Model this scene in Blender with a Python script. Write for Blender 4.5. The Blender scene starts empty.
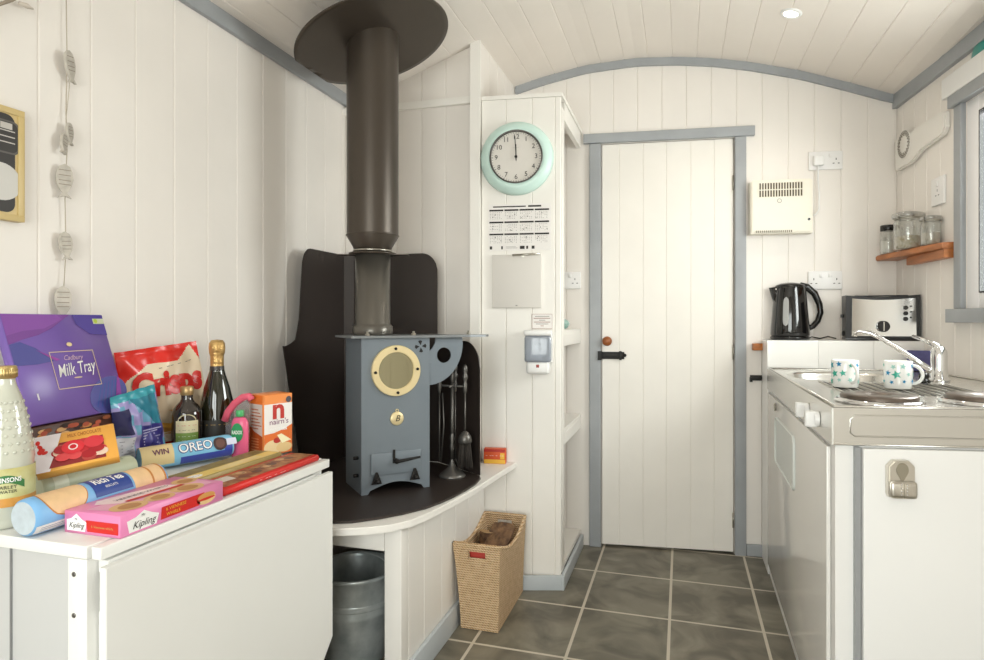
import bpy, bmesh, math, random
from mathutils import Vector, Matrix
random.seed(7)
PI = math.pi
C = bpy.context.scene.collection
SC = bpy.context.scene
CY, SY = math.cos(math.radians(17)), math.sin(math.radians(17))
F, CX, HY, H = 620.0, 492.0, 322.0, 1.12     # camera focal length in px, principal column, horizon row, eye height

# ---------------------------------------------------------------- measuring helpers (hut frame: x across, y along, z up)
def uv(X, Y, z=0.0):
    return Vector((CY*X - SY*Y, SY*X + CY*Y, z))
def at(px, py, Y):
    return uv((px-CX)/F*Y, Y, H + (HY-py)/F*Y)
def onz(px, py, z):
    return at(px, py, F*(H-z)/(py-HY))
def online(px, a, b):
    """plan point where the sight line of a column meets the plan line a-b"""
    d = uv((px-CX)/F, 1.0)
    ax, ay, bx, by = a[0], a[1], b[0]-a[0], b[1]-a[1]
    det = d.x*(-by) + bx*d.y
    t = (ax*(-by) + bx*ay)/det
    return Vector((d.x*t, d.y*t, 0)), t
def onwall(px, py, a, b):
    p, t = online(px, a, b)
    return Vector((p.x, p.y, H + (HY-py)/F*t))

# ---------------------------------------------------------------- materials
def lin(c):
    c = c/255.0
    return c/12.92 if c <= .04045 else ((c+.055)/1.055)**2.4
def rgb(h):
    h = h.lstrip('#')
    return (lin(int(h[0:2],16)), lin(int(h[2:4],16)), lin(int(h[4:6],16)), 1)
MATS = {}
def mat(name, col, rough=.5, metal=0, noise=0, scale=20, bump=0, bscale=60, spec=.5, trans=0, emit=0, aniso=None, col2=None, coat=0, stretch=None):
    if name in MATS: return MATS[name]
    m = bpy.data.materials.new(name); m.use_nodes = True
    nt = m.node_tree; b = nt.nodes['Principled BSDF']
    c = rgb(col) if isinstance(col, str) else col
    b.inputs['Base Color'].default_value = c
    b.inputs['Roughness'].default_value = rough
    b.inputs['Metallic'].default_value = metal
    b.inputs['Specular IOR Level'].default_value = spec
    b.inputs['Transmission Weight'].default_value = trans
    b.inputs['Coat Weight'].default_value = coat
    if emit:
        b.inputs['Emission Color'].default_value = c; b.inputs['Emission Strength'].default_value = emit
    tc = nt.nodes.new('ShaderNodeTexCoord')
    mp = nt.nodes.new('ShaderNodeMapping'); nt.links.new(tc.outputs['Object'], mp.inputs['Vector'])
    if stretch: mp.inputs['Scale'].default_value = stretch
    if noise or col2:
        n = nt.nodes.new('ShaderNodeTexNoise'); n.inputs['Scale'].default_value = scale; n.inputs['Detail'].default_value = 6
        nt.links.new(mp.outputs['Vector'], n.inputs['Vector'])
        mx = nt.nodes.new('ShaderNodeMix'); mx.data_type = 'RGBA'
        ramp = nt.nodes.new('ShaderNodeMapRange'); ramp.inputs[1].default_value = .35; ramp.inputs[2].default_value = .65
        nt.links.new(n.outputs['Fac'], ramp.inputs[0]); nt.links.new(ramp.outputs[0], mx.inputs[0])
        mx.inputs[6].default_value = c
        if col2: mx.inputs[7].default_value = rgb(col2)
        else: mx.inputs[7].default_value = tuple(max(0, v*(1-noise)) for v in c[:3]) + (1,)
        nt.links.new(mx.outputs[2], b.inputs['Base Color'])
    if bump:
        n2 = nt.nodes.new('ShaderNodeTexNoise'); n2.inputs['Scale'].default_value = bscale; n2.inputs['Detail'].default_value = 4
        nt.links.new(mp.outputs['Vector'], n2.inputs['Vector'])
        bp = nt.nodes.new('ShaderNodeBump'); bp.inputs['Strength'].default_value = bump; bp.inputs['Distance'].default_value = .01
        nt.links.new(n2.outputs['Fac'], bp.inputs['Height']); nt.links.new(bp.outputs['Normal'], b.inputs['Normal'])
    MATS[name] = m
    return m
def clear_mat(name, tint, gloss=.12, rough=.03, opac=0.0, body='#ffffff'):
    """thin clear sheet: transparent with a glossy skin and a little body colour"""
    m = bpy.data.materials.new(name); m.use_nodes = True
    nt = m.node_tree; nt.nodes.clear()
    out = nt.nodes.new('ShaderNodeOutputMaterial')
    tr = nt.nodes.new('ShaderNodeBsdfTransparent'); tr.inputs[0].default_value = rgb(tint)
    gl = nt.nodes.new('ShaderNodeBsdfGlossy'); gl.inputs['Roughness'].default_value = rough
    fr = nt.nodes.new('ShaderNodeLayerWeight'); fr.inputs[0].default_value = .35
    mr = nt.nodes.new('ShaderNodeMapRange'); mr.inputs[3].default_value = gloss*.5; mr.inputs[4].default_value = min(1, gloss*4)
    nt.links.new(fr.outputs['Facing'], mr.inputs[0])
    mx = nt.nodes.new('ShaderNodeMixShader'); nt.links.new(mr.outputs[0], mx.inputs[0])
    nt.links.new(tr.outputs[0], mx.inputs[1]); nt.links.new(gl.outputs[0], mx.inputs[2])
    last = mx
    if opac:
        df = nt.nodes.new('ShaderNodeBsdfDiffuse'); df.inputs[0].default_value = rgb(body)
        m2 = nt.nodes.new('ShaderNodeMixShader'); m2.inputs[0].default_value = opac
        nt.links.new(mx.outputs[0], m2.inputs[1]); nt.links.new(df.outputs[0], m2.inputs[2]); last = m2
    nt.links.new(last.outputs[0], out.inputs[0])
    MATS[name] = m
    return m

WHITE = mat('painted_boards', '#eee8e1', .45, noise=.045, scale=3, bump=.04, bscale=30)
CEILM = mat('painted_ceiling_boards', '#ede5dc', .5, noise=.04, scale=3, bump=.04, bscale=30)
DOORM = mat('painted_door_boards', '#f0ebe3', .42, noise=.04, scale=4)
CUPB = mat('painted_cupboard', '#f1ede6', .42, noise=.03, scale=4)
KICK = mat('blue_grey_paint_lit', '#c0c6ca', .4, noise=.08, scale=8)  # same paint as the trims, its colour lightened for stronger light on the kickboards
TRIM = mat('blue_grey_paint', '#a3a6a9', .45, noise=.1, scale=8)
BLACK = mat('black_iron', '#1c1a19', .5, metal=.3)
SHEET = mat('black_enamelled_sheet', '#332b27', .45, metal=.1)
FLUE = mat('flue_brown_black', '#4b433b', .36, metal=.5)
STEEL = mat('brushed_steel', '#dedcd7', .26, metal=1, bump=.02, bscale=200)
STEELD = mat('steel_rim', '#b9b4aa', .3, metal=1)
CHROME = mat('chrome', '#e6e6e6', .07, metal=1)
WLAM = mat('white_laminate', '#f1f0ee', .3, noise=.015, scale=2)
WPLAST = mat('white_plastic', '#efeeec', .35)
CREAMP = mat('cream_plastic', '#ebe5d6', .45)
STOVE = mat('stove_grey_paint', '#7d868e', .42, metal=.35, noise=.05, scale=10)
BRASS = mat('brass', '#ead7a8', .38, metal=.45)
PINE = mat('pine', '#c2773f', .4, noise=.3, scale=6, stretch=(8, 1, 8))
BPLAST = mat('black_plastic', '#161514', .22)
PAPER = mat('white_paper', '#eeeae6', .7)
INK = mat('ink_black', '#2a2624', .7)
GREYINK = mat('ink_grey', '#8f8a86', .7)
PWHITE = mat('print_white', '#f7f5f2', .5)

# ---------------------------------------------------------------- mesh builder
class B:
    def __init__(s): s.bm = bmesh.new(); s.mats = []
    def mi(s, m):
        if m not in s.mats: s.mats.append(m)
        return s.mats.index(m)
    def _fin(s, faces, m, smooth):
        i = s.mi(m)
        for f in faces: f.material_index = i; f.smooth = smooth
    def add(s, verts, faces, m, smooth=False, M=None):
        vs = [s.bm.verts.new((M @ Vector(v)) if M else Vector(v)) for v in verts]
        fs = []
        for f in faces:
            try: fs.append(s.bm.faces.new([vs[i] for i in f]))
            except ValueError: pass
        s._fin(fs, m, smooth); return fs
    def box(s, x0, x1, y0, y1, z0, z1, m, M=None, bev=0, seg=2):
        t = bmesh.new()
        v = [t.verts.new(p) for p in ((x0,y0,z0),(x1,y0,z0),(x1,y1,z0),(x0,y1,z0),(x0,y0,z1),(x1,y0,z1),(x1,y1,z1),(x0,y1,z1))]
        for f in ((0,3,2,1),(4,5,6,7),(0,1,5,4),(1,2,6,5),(2,3,7,6),(3,0,4,7)): t.faces.new([v[i] for i in f])
        if bev: bmesh.ops.bevel(t, geom=t.edges[:], offset=bev, segments=seg, affect='EDGES', profile=.6)
        s.merge(t, m, M, bool(bev)); return s
    def merge(s, t, m, M=None, smooth=False):
        t.verts.index_update()
        s.add([v.co[:] for v in t.verts], [[v.index for v in f.verts] for f in t.faces], m, smooth, M); t.free()
    def hexa(s, P, m, M=None, bev=0):
        """8 points: bottom loop 0-3, top loop 4-7"""
        t = bmesh.new(); v = [t.verts.new(p) for p in P]
        for f in ((0,3,2,1),(4,5,6,7),(0,1,5,4),(1,2,6,5),(2,3,7,6),(3,0,4,7)): t.faces.new([v[i] for i in f])
        if bev: bmesh.ops.bevel(t, geom=t.edges[:], offset=bev, segments=2, affect='EDGES', profile=.6)
        bmesh.ops.recalc_face_normals(t, faces=t.faces[:])
        s.merge(t, m, M, bool(bev)); return s
    def prism(s, pts, z0, z1, m, M=None, smooth=False, bev=0):
        n = len(pts); t = bmesh.new()
        a = [t.verts.new((p[0], p[1], z0)) for p in pts]; b = [t.verts.new((p[0], p[1], z1)) for p in pts]
        t.faces.new(a[::-1]); t.faces.new(b)
        for i in range(n): t.faces.new((a[i], a[(i+1)%n], b[(i+1)%n], b[i]))
        bmesh.ops.recalc_face_normals(t, faces=t.faces[:])
        if bev: bmesh.ops.bevel(t, geom=[e for e in t.edges if (e.verts[0].co.z == e.verts[1].co.z)], offset=bev, segments=2, affect='EDGES')
        s.merge(t, m, M, smooth); return s
    def lathe(s, prof, m, c=(0,0,0), n=40, M=None, smooth=True, a0=0, a1=2*PI):
        full = abs(a1-a0-2*PI) < 1e-6; k = n if full else n+1
        vs, fs = [], []
        for r, z in prof:
            for i in range(k):
                a = a0 + (a1-a0)*i/n
                vs.append((c[0]+r*math.cos(a), c[1]+r*math.sin(a), c[2]+z))
        for j in range(len(prof)-1):
            for i in range(n):
                i2 = (i+1) % k
                fs.append((j*k+i, j*k+i2, (j+1)*k+i2, (j+1)*k+i))
        t = bmesh.new(); v = [t.verts.new(p) for p in vs]
        for f in fs:
            try: t.faces.new([v[i] for i in f])
            except ValueError: pass
        bmesh.ops.remove_doubles(t, verts=t.verts[:], dist=1e-6)
        s.merge(t, m, M, smooth); return s
    def cyl(s, c, r, h, m, n=32, M=None, r2=None, bev=.0):
        r2 = r if r2 is None else r2
        if bev: prof = [(0,0),(r-bev,0),(r,bev),(r2,h-bev),(r2-bev,h),(0,h)]
        else: prof = [(0,0),(r,0),(r,0),(r2,h),(r2,h),(0,h)]
        t = B(); 
        k = len(prof)
        # sharp rims: build caps and wall separately
        for seg, sm in (([prof[0], prof[1]], False), (prof[1:k-1] if bev else [prof[1], prof[3]], True), ([prof[-2], prof[-1]], False)):
            s.lathe(seg, m, c, n, M, sm)
        return s
    def tube(s, pts, r, m, n=12, M=None, caps=True):
        pts = [Vector(p) for p in pts]; rs = r if isinstance(r, (list, tuple)) else [r]*len(pts)
        vs, fs = [], []
        up = None
        for i, p in enumerate(pts):
            d = (pts[min(i+1, len(pts)-1)] - pts[max(i-1, 0)]).normalized()
            if up is None:
                up = d.orthogonal().normalized()
            else:
                up = (up - d*up.dot(d)).normalized()
            w = d.cross(up)
            for k in range(n):
                a = 2*PI*k/n; vs.append(p + (up*math.cos(a) + w*math.sin(a))*rs[i])
        for i in range(len(pts)-1):
            for k in range(n): fs.append((i*n+k, i*n+(k+1)%n, (i+1)*n+(k+1)%n, (i+1)*n+k))
        if caps: fs.append(tuple(range(n))[::-1]); fs.append(tuple((len(pts)-1)*n+k for k in range(n)))
        s.add(vs, fs, m, True, M); return s
    def ring(s, c, R, r, m, M=None, n=40, k=10, a0=0, a1=2*PI):
        pts = [(c[0]+R*math.cos(a0+(a1-a0)*i/n), c[1]+R*math.sin(a0+(a1-a0)*i/n), c[2]) for i in range(n+1)]
        return s.tube(pts, r, m, k, M, caps=abs(a1-a0) < 6.28)
    def flat(s, pts, fr, m, lift=.0006, thick=0):
        """2-D outline on a frame (origin, xvec, yvec) lifted off along its normal"""
        O, X, Y = fr; N = X.cross(Y).normalized()
        s.add([O + X*p[0] + Y*p[1] + N*lift for p in pts], [tuple(range(len(pts)))], m); return s
    def text(s, txt, fr, size, m, x=0, y=0, lift=.0012, align='CENTER', width=None, shear=0, rot=0, bend=None, bold=0, sy=1):
        cu = bpy.data.curves.new('t', 'FONT'); cu.body = txt; cu.size = size; cu.align_x = align; cu.align_y = 'CENTER'; cu.shear = shear
        cu.offset = bold; cu.resolution_u = 3
        o = bpy.data.objects.new('t', cu); me = o.to_mesh()
        V = [Vector((v.co.x, v.co.y*sy)) for v in me.vertices]; Fc = [tuple(p.vertices) for p in me.polygons]
        o.to_mesh_clear(); bpy.data.objects.remove(o); bpy.data.curves.remove(cu)
        if not V: return s
        if bend:
            t = bmesh.new(); tv = [t.verts.new((v.x, v.y, 0)) for v in V]
            for f in Fc:
                try: t.faces.new([tv[i] for i in f])
                except ValueError: pass
            bmesh.ops.remove_doubles(t, verts=t.verts[:], dist=1e-7); bmesh.ops.triangulate(t, faces=t.faces[:]); bmesh.ops.subdivide_edges(t, edges=t.edges[:], cuts=2, use_grid_fill=True)
            t.verts.index_update(); V = [Vector((v.co.x, v.co.y)) for v in t.verts]; Fc = [tuple(v.index for v in f.verts) for f in t.faces]; t.free()
        w = max(v.x for v in V) - min(v.x for v in V); k = (width/w) if width else 1
        cr, sr = math.cos(rot), math.sin(rot); out = []
        for v in V:
            a, b = v.x*k, v.y
            a, b = a*cr - b*sr + x, a*sr + b*cr + y
            if bend: out.append(bend(a, b, lift))
            else:
                O, X, Y = fr; out.append(O + X*a + Y*b + X.cross(Y).normalized()*lift)
        s.add(out, Fc, m); return s

ORG = {}
def finish(name, b, parent=None, M=None):
    me = bpy.data.meshes.new(name)
    if M: b.bm.transform(M)
    if parent is None:
        xs = [v.co for v in b.bm.verts]
        org = Vector(((min(v.x for v in xs)+max(v.x for v in xs))/2, (min(v.y for v in xs)+max(v.y for v in xs))/2, min(v.z for v in xs)))
    else: org = ORG[parent.name]
    for v in b.bm.verts: v.co -= org
    b.bm.to_mesh(me); b.bm.free()
    for m in b.mats: me.materials.append(m)
    o = bpy.data.objects.new(name, me); C.objects.link(o)
    if parent is None: o.location = org
    else: o.parent = parent
    ORG[o.name] = org
    return o
def part(name, b, parent, label=None):
    o = finish(name, b, parent)
    if label: o['label'] = label
    return o
def thing(name, label, cat, loc, group=None):
    o = bpy.data.objects.new(name, None); C.objects.link(o); o.empty_display_size = .05
    o.location = loc; o['label'] = label; o['category'] = cat
    if group: o['group'] = group
    ORG[o.name] = Vector(loc); return o
def solo(name, b, label, cat, group=None):
    o = finish(name, b); o['label'] = label; o['category'] = cat
    if group: o['group'] = group
    return o
def struct(name, b, parent=None):
    o = finish(name, b, parent)
    if parent is None: o['kind'] = 'structure'
    return o
def Tm(o, X, Y, Z): 
    return Matrix(((X[0],Y[0],Z[0],o[0]),(X[1],Y[1],Z[1],o[1]),(X[2],Y[2],Z[2],o[2]),(0,0,0,1)))
def rotz(o, a):
    return Tm(o, (math.cos(a), math.sin(a), 0), (-math.sin(a), math.cos(a), 0), (0,0,1))

# ---------------------------------------------------------------- plan of the hut
LU = -1.465                                     # left wall
def endv(u): return 3.172 + .122*u              # end wall
def cabv(u): return 2.573 + .14*(u+.467)        # front of cupboard and stove alcove wall
def rwu(v): return .953 - .0987*(max(v, 1.6)-3.289)  # right wall
EA, EB = (LU, endv(LU)), (.953, endv(.953))
CA, CB = (LU, cabv(LU)), (-.467, cabv(-.467))
RA, RB = (rwu(3.289), 3.289), (rwu(1.6), 1.6)
BACKV = -1.1
PROF = [(-1.52,2.145),(-1.46,2.15),(-1.33,2.158),(-1.206,2.180),(-1.015,2.250),(-.841,2.312),(-.675,2.357),(-.463,2.402),(-.219,2.420),(-.018,2.412),(.15,2.392),(.317,2.361),(.541,2.304),(.746,2.235),(.958,2.158),(1.03,2.172),(1.25,2.172)]
def zc(u):
    for (a, za), (b, zb) in zip(PROF, PROF[1:]):
        if u <= b:
            t = (u-a)/(b-a); return za + (zb-za)*t
    return PROF[-1][1]

def boards(b, P0, P1, nrm, ts, zb, zt, m, holes=(), c=.0035, th=.02):
    P0 = Vector(P0[:2]); P1 = Vector(P1[:2]); L = (P1-P0).length; d = (P1-P0)/L; n = Vector(nrm).normalized()
    cuts = sorted(set([0, L] + [t for t in ts if .004 < t < L-.004]))
    for a, bb in zip(cuts, cuts[1:]):
        sub = sorted(set([a, bb] + [h for H_ in holes for h in H_[:2] if a < h < bb]))
        for ta, tb in zip(sub, sub[1:]):
            rng = [(zb, None)]; mid = (ta+tb)/2
            for (h0, h1, z0, z1) in holes:
                if h0 <= mid <= h1: rng = ([(zb, z0)] if z0 > zb+.001 else []) + [(z1, None)]
            ca = c if ta == a else 0; cb = c if tb == bb else 0
            sec = [(ta, -c if ca else 0), (ta+max(ca, 1e-5), 0), (tb-max(cb, 1e-5), 0), (tb, -c if cb else 0), (tb, -th), (ta, -th)]
            for r0, r1 in rng:
                vs = []
                for (t, q) in sec:
                    p = P0 + d*t + n*q; vs.append((p.x, p.y, r0))
                for (t, q) in sec:
                    p = P0 + d*t + n*q; vs.append((p.x, p.y, r1 if r1 is not None else zt(p.x, p.y)))
                k = len(sec)
                b.add(vs, [tuple(range(k))[::-1], tuple(range(k, 2*k))] + [(i, (i+1)%k, k+(i+1)%k, k+i) for i in range(k)], m)

# floor with slate-effect tiles -----------------------------------------------------------------
def floor_mat():
    m = bpy.data.materials.new('slate_effect_tiles'); m.use_nodes = True; nt = m.node_tree; b = nt.nodes['Principled BSDF']
    tc = nt.nodes.new('ShaderNodeTexCoord'); geo = nt.nodes.new('ShaderNodeNewGeometry')
    mp = nt.nodes.new('ShaderNodeMapping'); nt.links.new(geo.outputs['Position'], mp.inputs['Vector'])
    mp.inputs['Location'].default_value = (.043+.327*9, -2.805+.378*12, 0)
    br = nt.nodes.new('ShaderNodeTexBrick'); nt.links.new(mp.outputs['Vector'], br.inputs['Vector'])
    br.offset = 0; br.squash = 1
    br.inputs['Scale'].default_value = 1; br.inputs['Brick Width'].default_value = .327; br.inputs['Row Height'].default_value = .378
    br.inputs['Mortar Size'].default_value = .0055; br.inputs['Mortar Smooth'].default_value = .1; br.inputs['Bias'].default_value = 0
    br.inputs['Color1'].default_value = rgb('#7d786c'); br.inputs['Color2'].default_value = rgb('#747064'); br.inputs['Mortar'].default_value = rgb('#c9c0ae')
    n = nt.nodes.new('ShaderNodeTexNoise'); n.inputs['Scale'].default_value = 5.5; n.inputs['Detail'].default_value = 8; n.inputs['Distortion'].default_value = 1.2
    nt.links.new(geo.outputs['Position'], n.inputs['Vector'])
    rp = nt.nodes.new('ShaderNodeValToRGB'); rp.color_ramp.elements[0].position = .36; rp.color_ramp.elements[0].color = (.62,.60,.57,1)
    rp.color_ramp.elements[1].position = .68; rp.color_ramp.elements[1].color = (1.35,1.34,1.30,1)
    nt.links.new(n.outputs['Fac'], rp.inputs[0])
    mx = nt.nodes.new('ShaderNodeMix'); mx.data_type = 'RGBA'; mx.blend_type = 'MULTIPLY'; mx.inputs[0].default_value = 1
    nt.links.new(br.outputs['Color'], mx.inputs[6]); nt.links.new(rp.outputs[0], mx.inputs[7])
    m2 = nt.nodes.new('ShaderNodeMix'); m2.data_type = 'RGBA'
    nt.links.new(br.outputs['Fac'], m2.inputs[0]); nt.links.new(mx.outputs[2], m2.inputs[6]); m2.inputs[7].default_value = rgb('#cdc4b4')
    nt.links.new(m2.outputs[2], b.inputs['Base Color'])
    b.inputs['Roughness'].default_value = .42
    bp = nt.nodes.new('ShaderNodeBump'); bp.inputs['Strength'].default_value = .25; bp.inputs['Distance'].default_value = .004
    inv = nt.nodes.new('ShaderNodeMath'); inv.operation = 'MULTIPLY_ADD'; inv.inputs[1].default_value = -1; 
    nt.links.new(br.outputs['Fac'], inv.inputs[0]); nt.links.new(n.outputs['Fac'], inv.inputs[2])
    nt.links.new(inv.outputs[0], bp.inputs['Height']); nt.links.new(bp.outputs['Normal'], b.inputs['Normal'])
    return m
b = B(); b.box(-1.6, 1.3, BACKV-.1, 3.45, -.05, 0, floor_mat()); struct('floor', b)

# walls ------------------------------------------------------------------------------------------
b = B(); L = 3.3-BACKV
ts = [(1.096-BACKV) + .138*k for k in range(-16, 17)]
boards(b, (LU, BACKV), (LU, 3.3), (1, 0), ts, 0, lambda x, y: zc(x)+.02, WHITE)
struct('wall_left', b)

b = B(); E0 = Vector(EA); dE = (Vector(EB)-E0).normalized(); nE = (dE.y, -dE.x)
def et(px): p, _ = online(px, EA, EB); return (Vector((p.x, p.y)) - E0).length
DL, DR = et(602), et(733.5)
DZ = 2.005
tcor = (Vector(EB)-E0).length
boards(b, EA, EB, nE, [et(762) + .1165*k for k in range(-16, 6)], 0, lambda x, y: zc(x)+.03, WHITE, holes=[(DL-.004, DR+.004, -1, DZ+.004)])
q_ = [E0+dE*(DL-.06), E0+dE*(DR+.06)]; o_ = Vector(nE)
b.hexa([Vector((p.x, p.y, z)) for z in (0, 2.06) for p in (q_[0]-o_*.04, q_[1]-o_*.04, q_[1]-o_*.06, q_[0]-o_*.06)], WHITE)
struct('wall_end', b)

WV0, WV1, WZ0, WZ1 = 2.715, 1.78, 1.17, 1.935   # window opening
b = B(); R0 = Vector(RA); dR = (Vector(RB)-R0).normalized()
boards(b, (R0-dR*.05), RB, (-1, -.0987), [.11*k+.11 for k in range(0, 16)], 0, lambda x, y: 2.2, WHITE, holes=[((3.289-WV0)*1.005+.05, (3.289-WV1)*1.005+.05, WZ0, WZ1)])
boards(b, RB, (RB[0], BACKV), (-1, 0), [.138*k for k in range(1, 22)], 0, lambda x, y: 2.2, WHITE)
struct('wall_right', b)

b = B()
boards(b, (LU, BACKV), (rwu(0), BACKV), (0, 1), [.138*k for k in range(1, 20)], 0, lambda x, y: zc(x)+.03, WHITE, holes=[(.5, 2.05, .12, 2.0)])
struct('wall_rear', b)

# ceiling: boards run the length of the hut, following the arch
b = B(); us = [-1.52]
u = -1.52
cuts = [-1.52 + .1135*k for k in range(0, 25)]
for a, c_ in zip(cuts, cuts[1:]):
    def nrmz(u): 
        s_ = (zc(u+.03)-zc(u-.03))/.06; k = 1/math.hypot(1, s_); return (-s_*k, k)
    sec = []
    for (uu, dd) in ((a, .003), (a+.003, 0), ((a+c_)/2, 0), (c_-.003, 0), (c_, .003), (c_, .02), (a, .02)):
        nx, nz = nrmz(uu); sec.append((uu+nx*dd, zc(uu)+nz*dd))
    k = len(sec)
    vs = [(p[0], BACKV-.03, p[1]) for p in sec] + [(p[0], 3.45, p[1]) for p in sec]
    b.add(vs, [tuple(range(k)), tuple(range(k, 2*k))[::-1]] + [(i, k+i, k+(i+1)%k, (i+1)%k) for i in range(k)], CEILM)
struct('ceiling', b)

# stove alcove wall (boarded box in the corner) ---------------------------------------------------
b = B(); dC = (Vector(CB)-Vector(CA)).normalized(); nC = (dC.y, -dC.x)
AL = online(474, CA, CB)[0]
def ct(px): p, _ = online(px, CA, CB); return (Vector((p.x, p.y)) - Vector(CA)).length
AA = (LU, 2.505); nA = (Vector((AL.x+.03, cabv(AL.x+.03)))-Vector(AA)).normalized(); nA = (nA.y, -nA.x)
boards(b, AA, (AL.x+.03, cabv(AL.x+.03)), nA, [ct(418), ct(443), ct(469), ct(392), ct(367)], 0, lambda x, y: zc(x)+.01, WHITE)
boards(b, (AL.x+.03, cabv(AL.x+.03)), (-.815, endv(-.815)), (1, 0), [.12, .24, .36, .48], 0, lambda x, y: zc(x)+.01, WHITE)
b.hexa([(x, y, z) for z in (2.055, 2.085) for x, y in ((LU, 2.487), (AL.x-.012, cabv(AL.x)-.018), (AL.x-.012, cabv(AL.x)+.001), (LU, 2.506))], CUPB)
struct('wall_alcove', b)
b = B(); q0, q1 = online(471, CA, CB)[0], online(481, CA, CB)[0]
def slab(b, p, q, d0, d1, z0, z1, m, n=nC, bev=.0, z1b=None):
    n = Vector((n[0], n[1], 0)); z1b = z1 if z1b is None else z1b
    A = [p+n*d0, q+n*d0, q+n*d1, p+n*d1]
    b.hexa([Vector((a.x, a.y, z0)) for a in A] + [Vector((a.x, a.y, z)) for a, z in zip(A, (z1, z1b, z1b, z1))], m, bev=bev)
slab(b, q0, q1, .022, -.02, 0, zc(q0.x)+.005, CUPB, z1b=zc(q1.x)+.005)
struct('trim_3', b)

# blue-grey trims ---------------------------------------------------------------------------------
b = B(); b.box(LU, LU+.018, BACKV, 2.505, 2.098, 2.166, TRIM, bev=.002); struct('trim_1', b)
b = B()
for (v0, v1) in ((3.289, 1.6), (1.6, BACKV)):
    b.hexa([(rwu(v0)-.02, v0-.002, 2.105), (rwu(v1)-.02, v1, 2.105), (rwu(v1)+.004, v1, 2.105), (rwu(v0)+.004, v0-.002, 2.105),
            (rwu(v0)-.02, v0-.002, 2.186), (rwu(v1)-.02, v1, 2.186), (rwu(v1)+.004, v1, 2.186), (rwu(v0)+.004, v0-.002, 2.186)], TRIM)
struct('trim_2', b)
b = B(); N = 40; us = [-.81 + (.953-.02+.81)*i/N for i in range(N+1)]
vs, fs = [], []
for u in us:
    s_ = (zc(u+.08)-zc(u-.08))/.16; k = math.hypot(1, s_)
    for dv, dz in ((-.018, -.036*k), (-.018, .006), (.002, .006), (.002, -.036*k)): vs.append((u, endv(u)+dv, zc(u)*.5+.25*(zc(u-.04)+zc(u+.04))+dz))
for i in range(N):
    for k in range(4): fs.append((i*4+k, i*4+(k+1)%4, (i+1)*4+(k+1)%4, (i+1)*4+k))
fs += [(0,1,2,3), (N*4+3, N*4+2, N*4+1, N*4)]
b.add(vs, fs, TRIM); bmesh.ops.recalc_face_normals(b.bm, faces=b.bm.faces[:]); struct('trim_4', b)

# door with its frame -------------------------------------------------------------------------------
nE3 = Vector((nE[0], nE[1], 0))
def ep(px, py=0): return online(px, EA, EB)[0]
dr = thing('door_1', 'x', 'door', ep(667)); del dr['category']; del dr['label']; dr['kind'] = 'structure'
b = B()
dl = [DL] + [et(x) for x in (619, 643, 666, 690.6, 714)] + [DR]
boards(b, E0+dE*DL, E0+dE*DR, nE, [t-DL for t in dl[1:-1]], .012, lambda x, y: DZ, DOORM, c=.0025, th=.035)
part('door_leaf', b, dr)
b = B()
slab(b, ep(589.5), ep(601), .018, -.001, 0, DZ+.004, TRIM, n=nE, bev=.002)
slab(b, ep(734.5), ep(745.5), .018, -.001, 0, DZ+.004, TRIM, n=nE, bev=.002)
slab(b, ep(583.5), ep(754), .024, -.001, DZ+.006, DZ+.052, TRIM, n=nE, bev=.002)
part('door_frame', b, dr)
b = B(); K = onwall(607, 341, EA, EB) 
Mk = Tm(K, (dE.x, dE.y, 0), (0, 0, 1), nE3)
b.lathe([(.006,0),(.008,.012),(.019,.02),(.024,.03),(.022,.042),(.012,.05),(0,.052)], mat('turned_wood_knob', '#a05c2c', .35, noise=.25, scale=40), M=Mk)
part('door_knob', b, dr, 'round turned wooden knob')
b = B(); K = onwall(613, 355, EA, EB); Mk = Tm(K, (dE.x, dE.y, 0), (0, 0, 1), nE3)
b.box(-.065, .055, -.02, .016, 0, .006, BLACK, M=Mk, bev=.001); b.box(-.07, .06, -.008, .006, .006, .016, BLACK, M=Mk, bev=.002)
b.box(-.075, -.055, -.024, .02, 0, .03, BLACK, M=Mk, bev=.002); b.box(.03, .042, -.024, .02, 0, .022, BLACK, M=Mk, bev=.002)
b.lathe([(0,.02),(.007,.019),(.009,.014),(.006,0)], BLACK, c=(.056,.0,0), M=Mk)
part('latch', b, dr, 'black iron latch')
for yy in (183, 352, 520):
    b = B(); K = onwall(732.5, yy, EA, EB); Mk = Tm(K, (dE.x, dE.y, 0), (0, 0, 1), nE3)
    b.box(-.002, .006, -.035, .035, -.001, .004, STEELD, M=Mk); b.tube([(.002,-.036,.004),(.002,.036,.004)], .004, STEELD, M=Mk)
    part('hinge', b, dr)

# baseboards -------------------------------------------------------------------------------------------
b = B(); slab(b, ep(746), ep(768), .015, 0, 0, .055, TRIM, n=nE, bev=.002); struct('baseboard_end', b)

# ------------------------------------------------------------------------- open-sided cupboard
SU = -.483
cb = thing('storage_cupboard', 'tall white boarded cupboard with open shelves on its side, left of the door', 'cupboard', (-.64, 2.85, 0))
P481, Pc = online(481.5, CA, CB)[0], Vector((SU, cabv(SU), 0))
b = B(); w = (Pc-P481).length
boards(b, P481.xy, Pc.xy, nC, [ct(506)-ct(481.5), ct(532)-ct(481.5), ct(555)-ct(481.5)], .0, lambda x, y: 2.065, CUPB)
part('front_panel', b, cb)
b = B(); b.box(SU-.022, SU+.0, cabv(SU)+.022, cabv(SU)+.075, .06, 2.03, CUPB, bev=.001); part('stile', b, cb)
b = B()
b.prism([(P481.x+.002, cabv(P481.x)-.006), (SU+.006, cabv(SU)-.006), (SU+.006, endv(SU)-.002), (P481.x+.025, endv(P481.x+.025)-.002), (P481.x+.025, cabv(P481.x)+.03)], 2.066, 2.082, CUPB)
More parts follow.
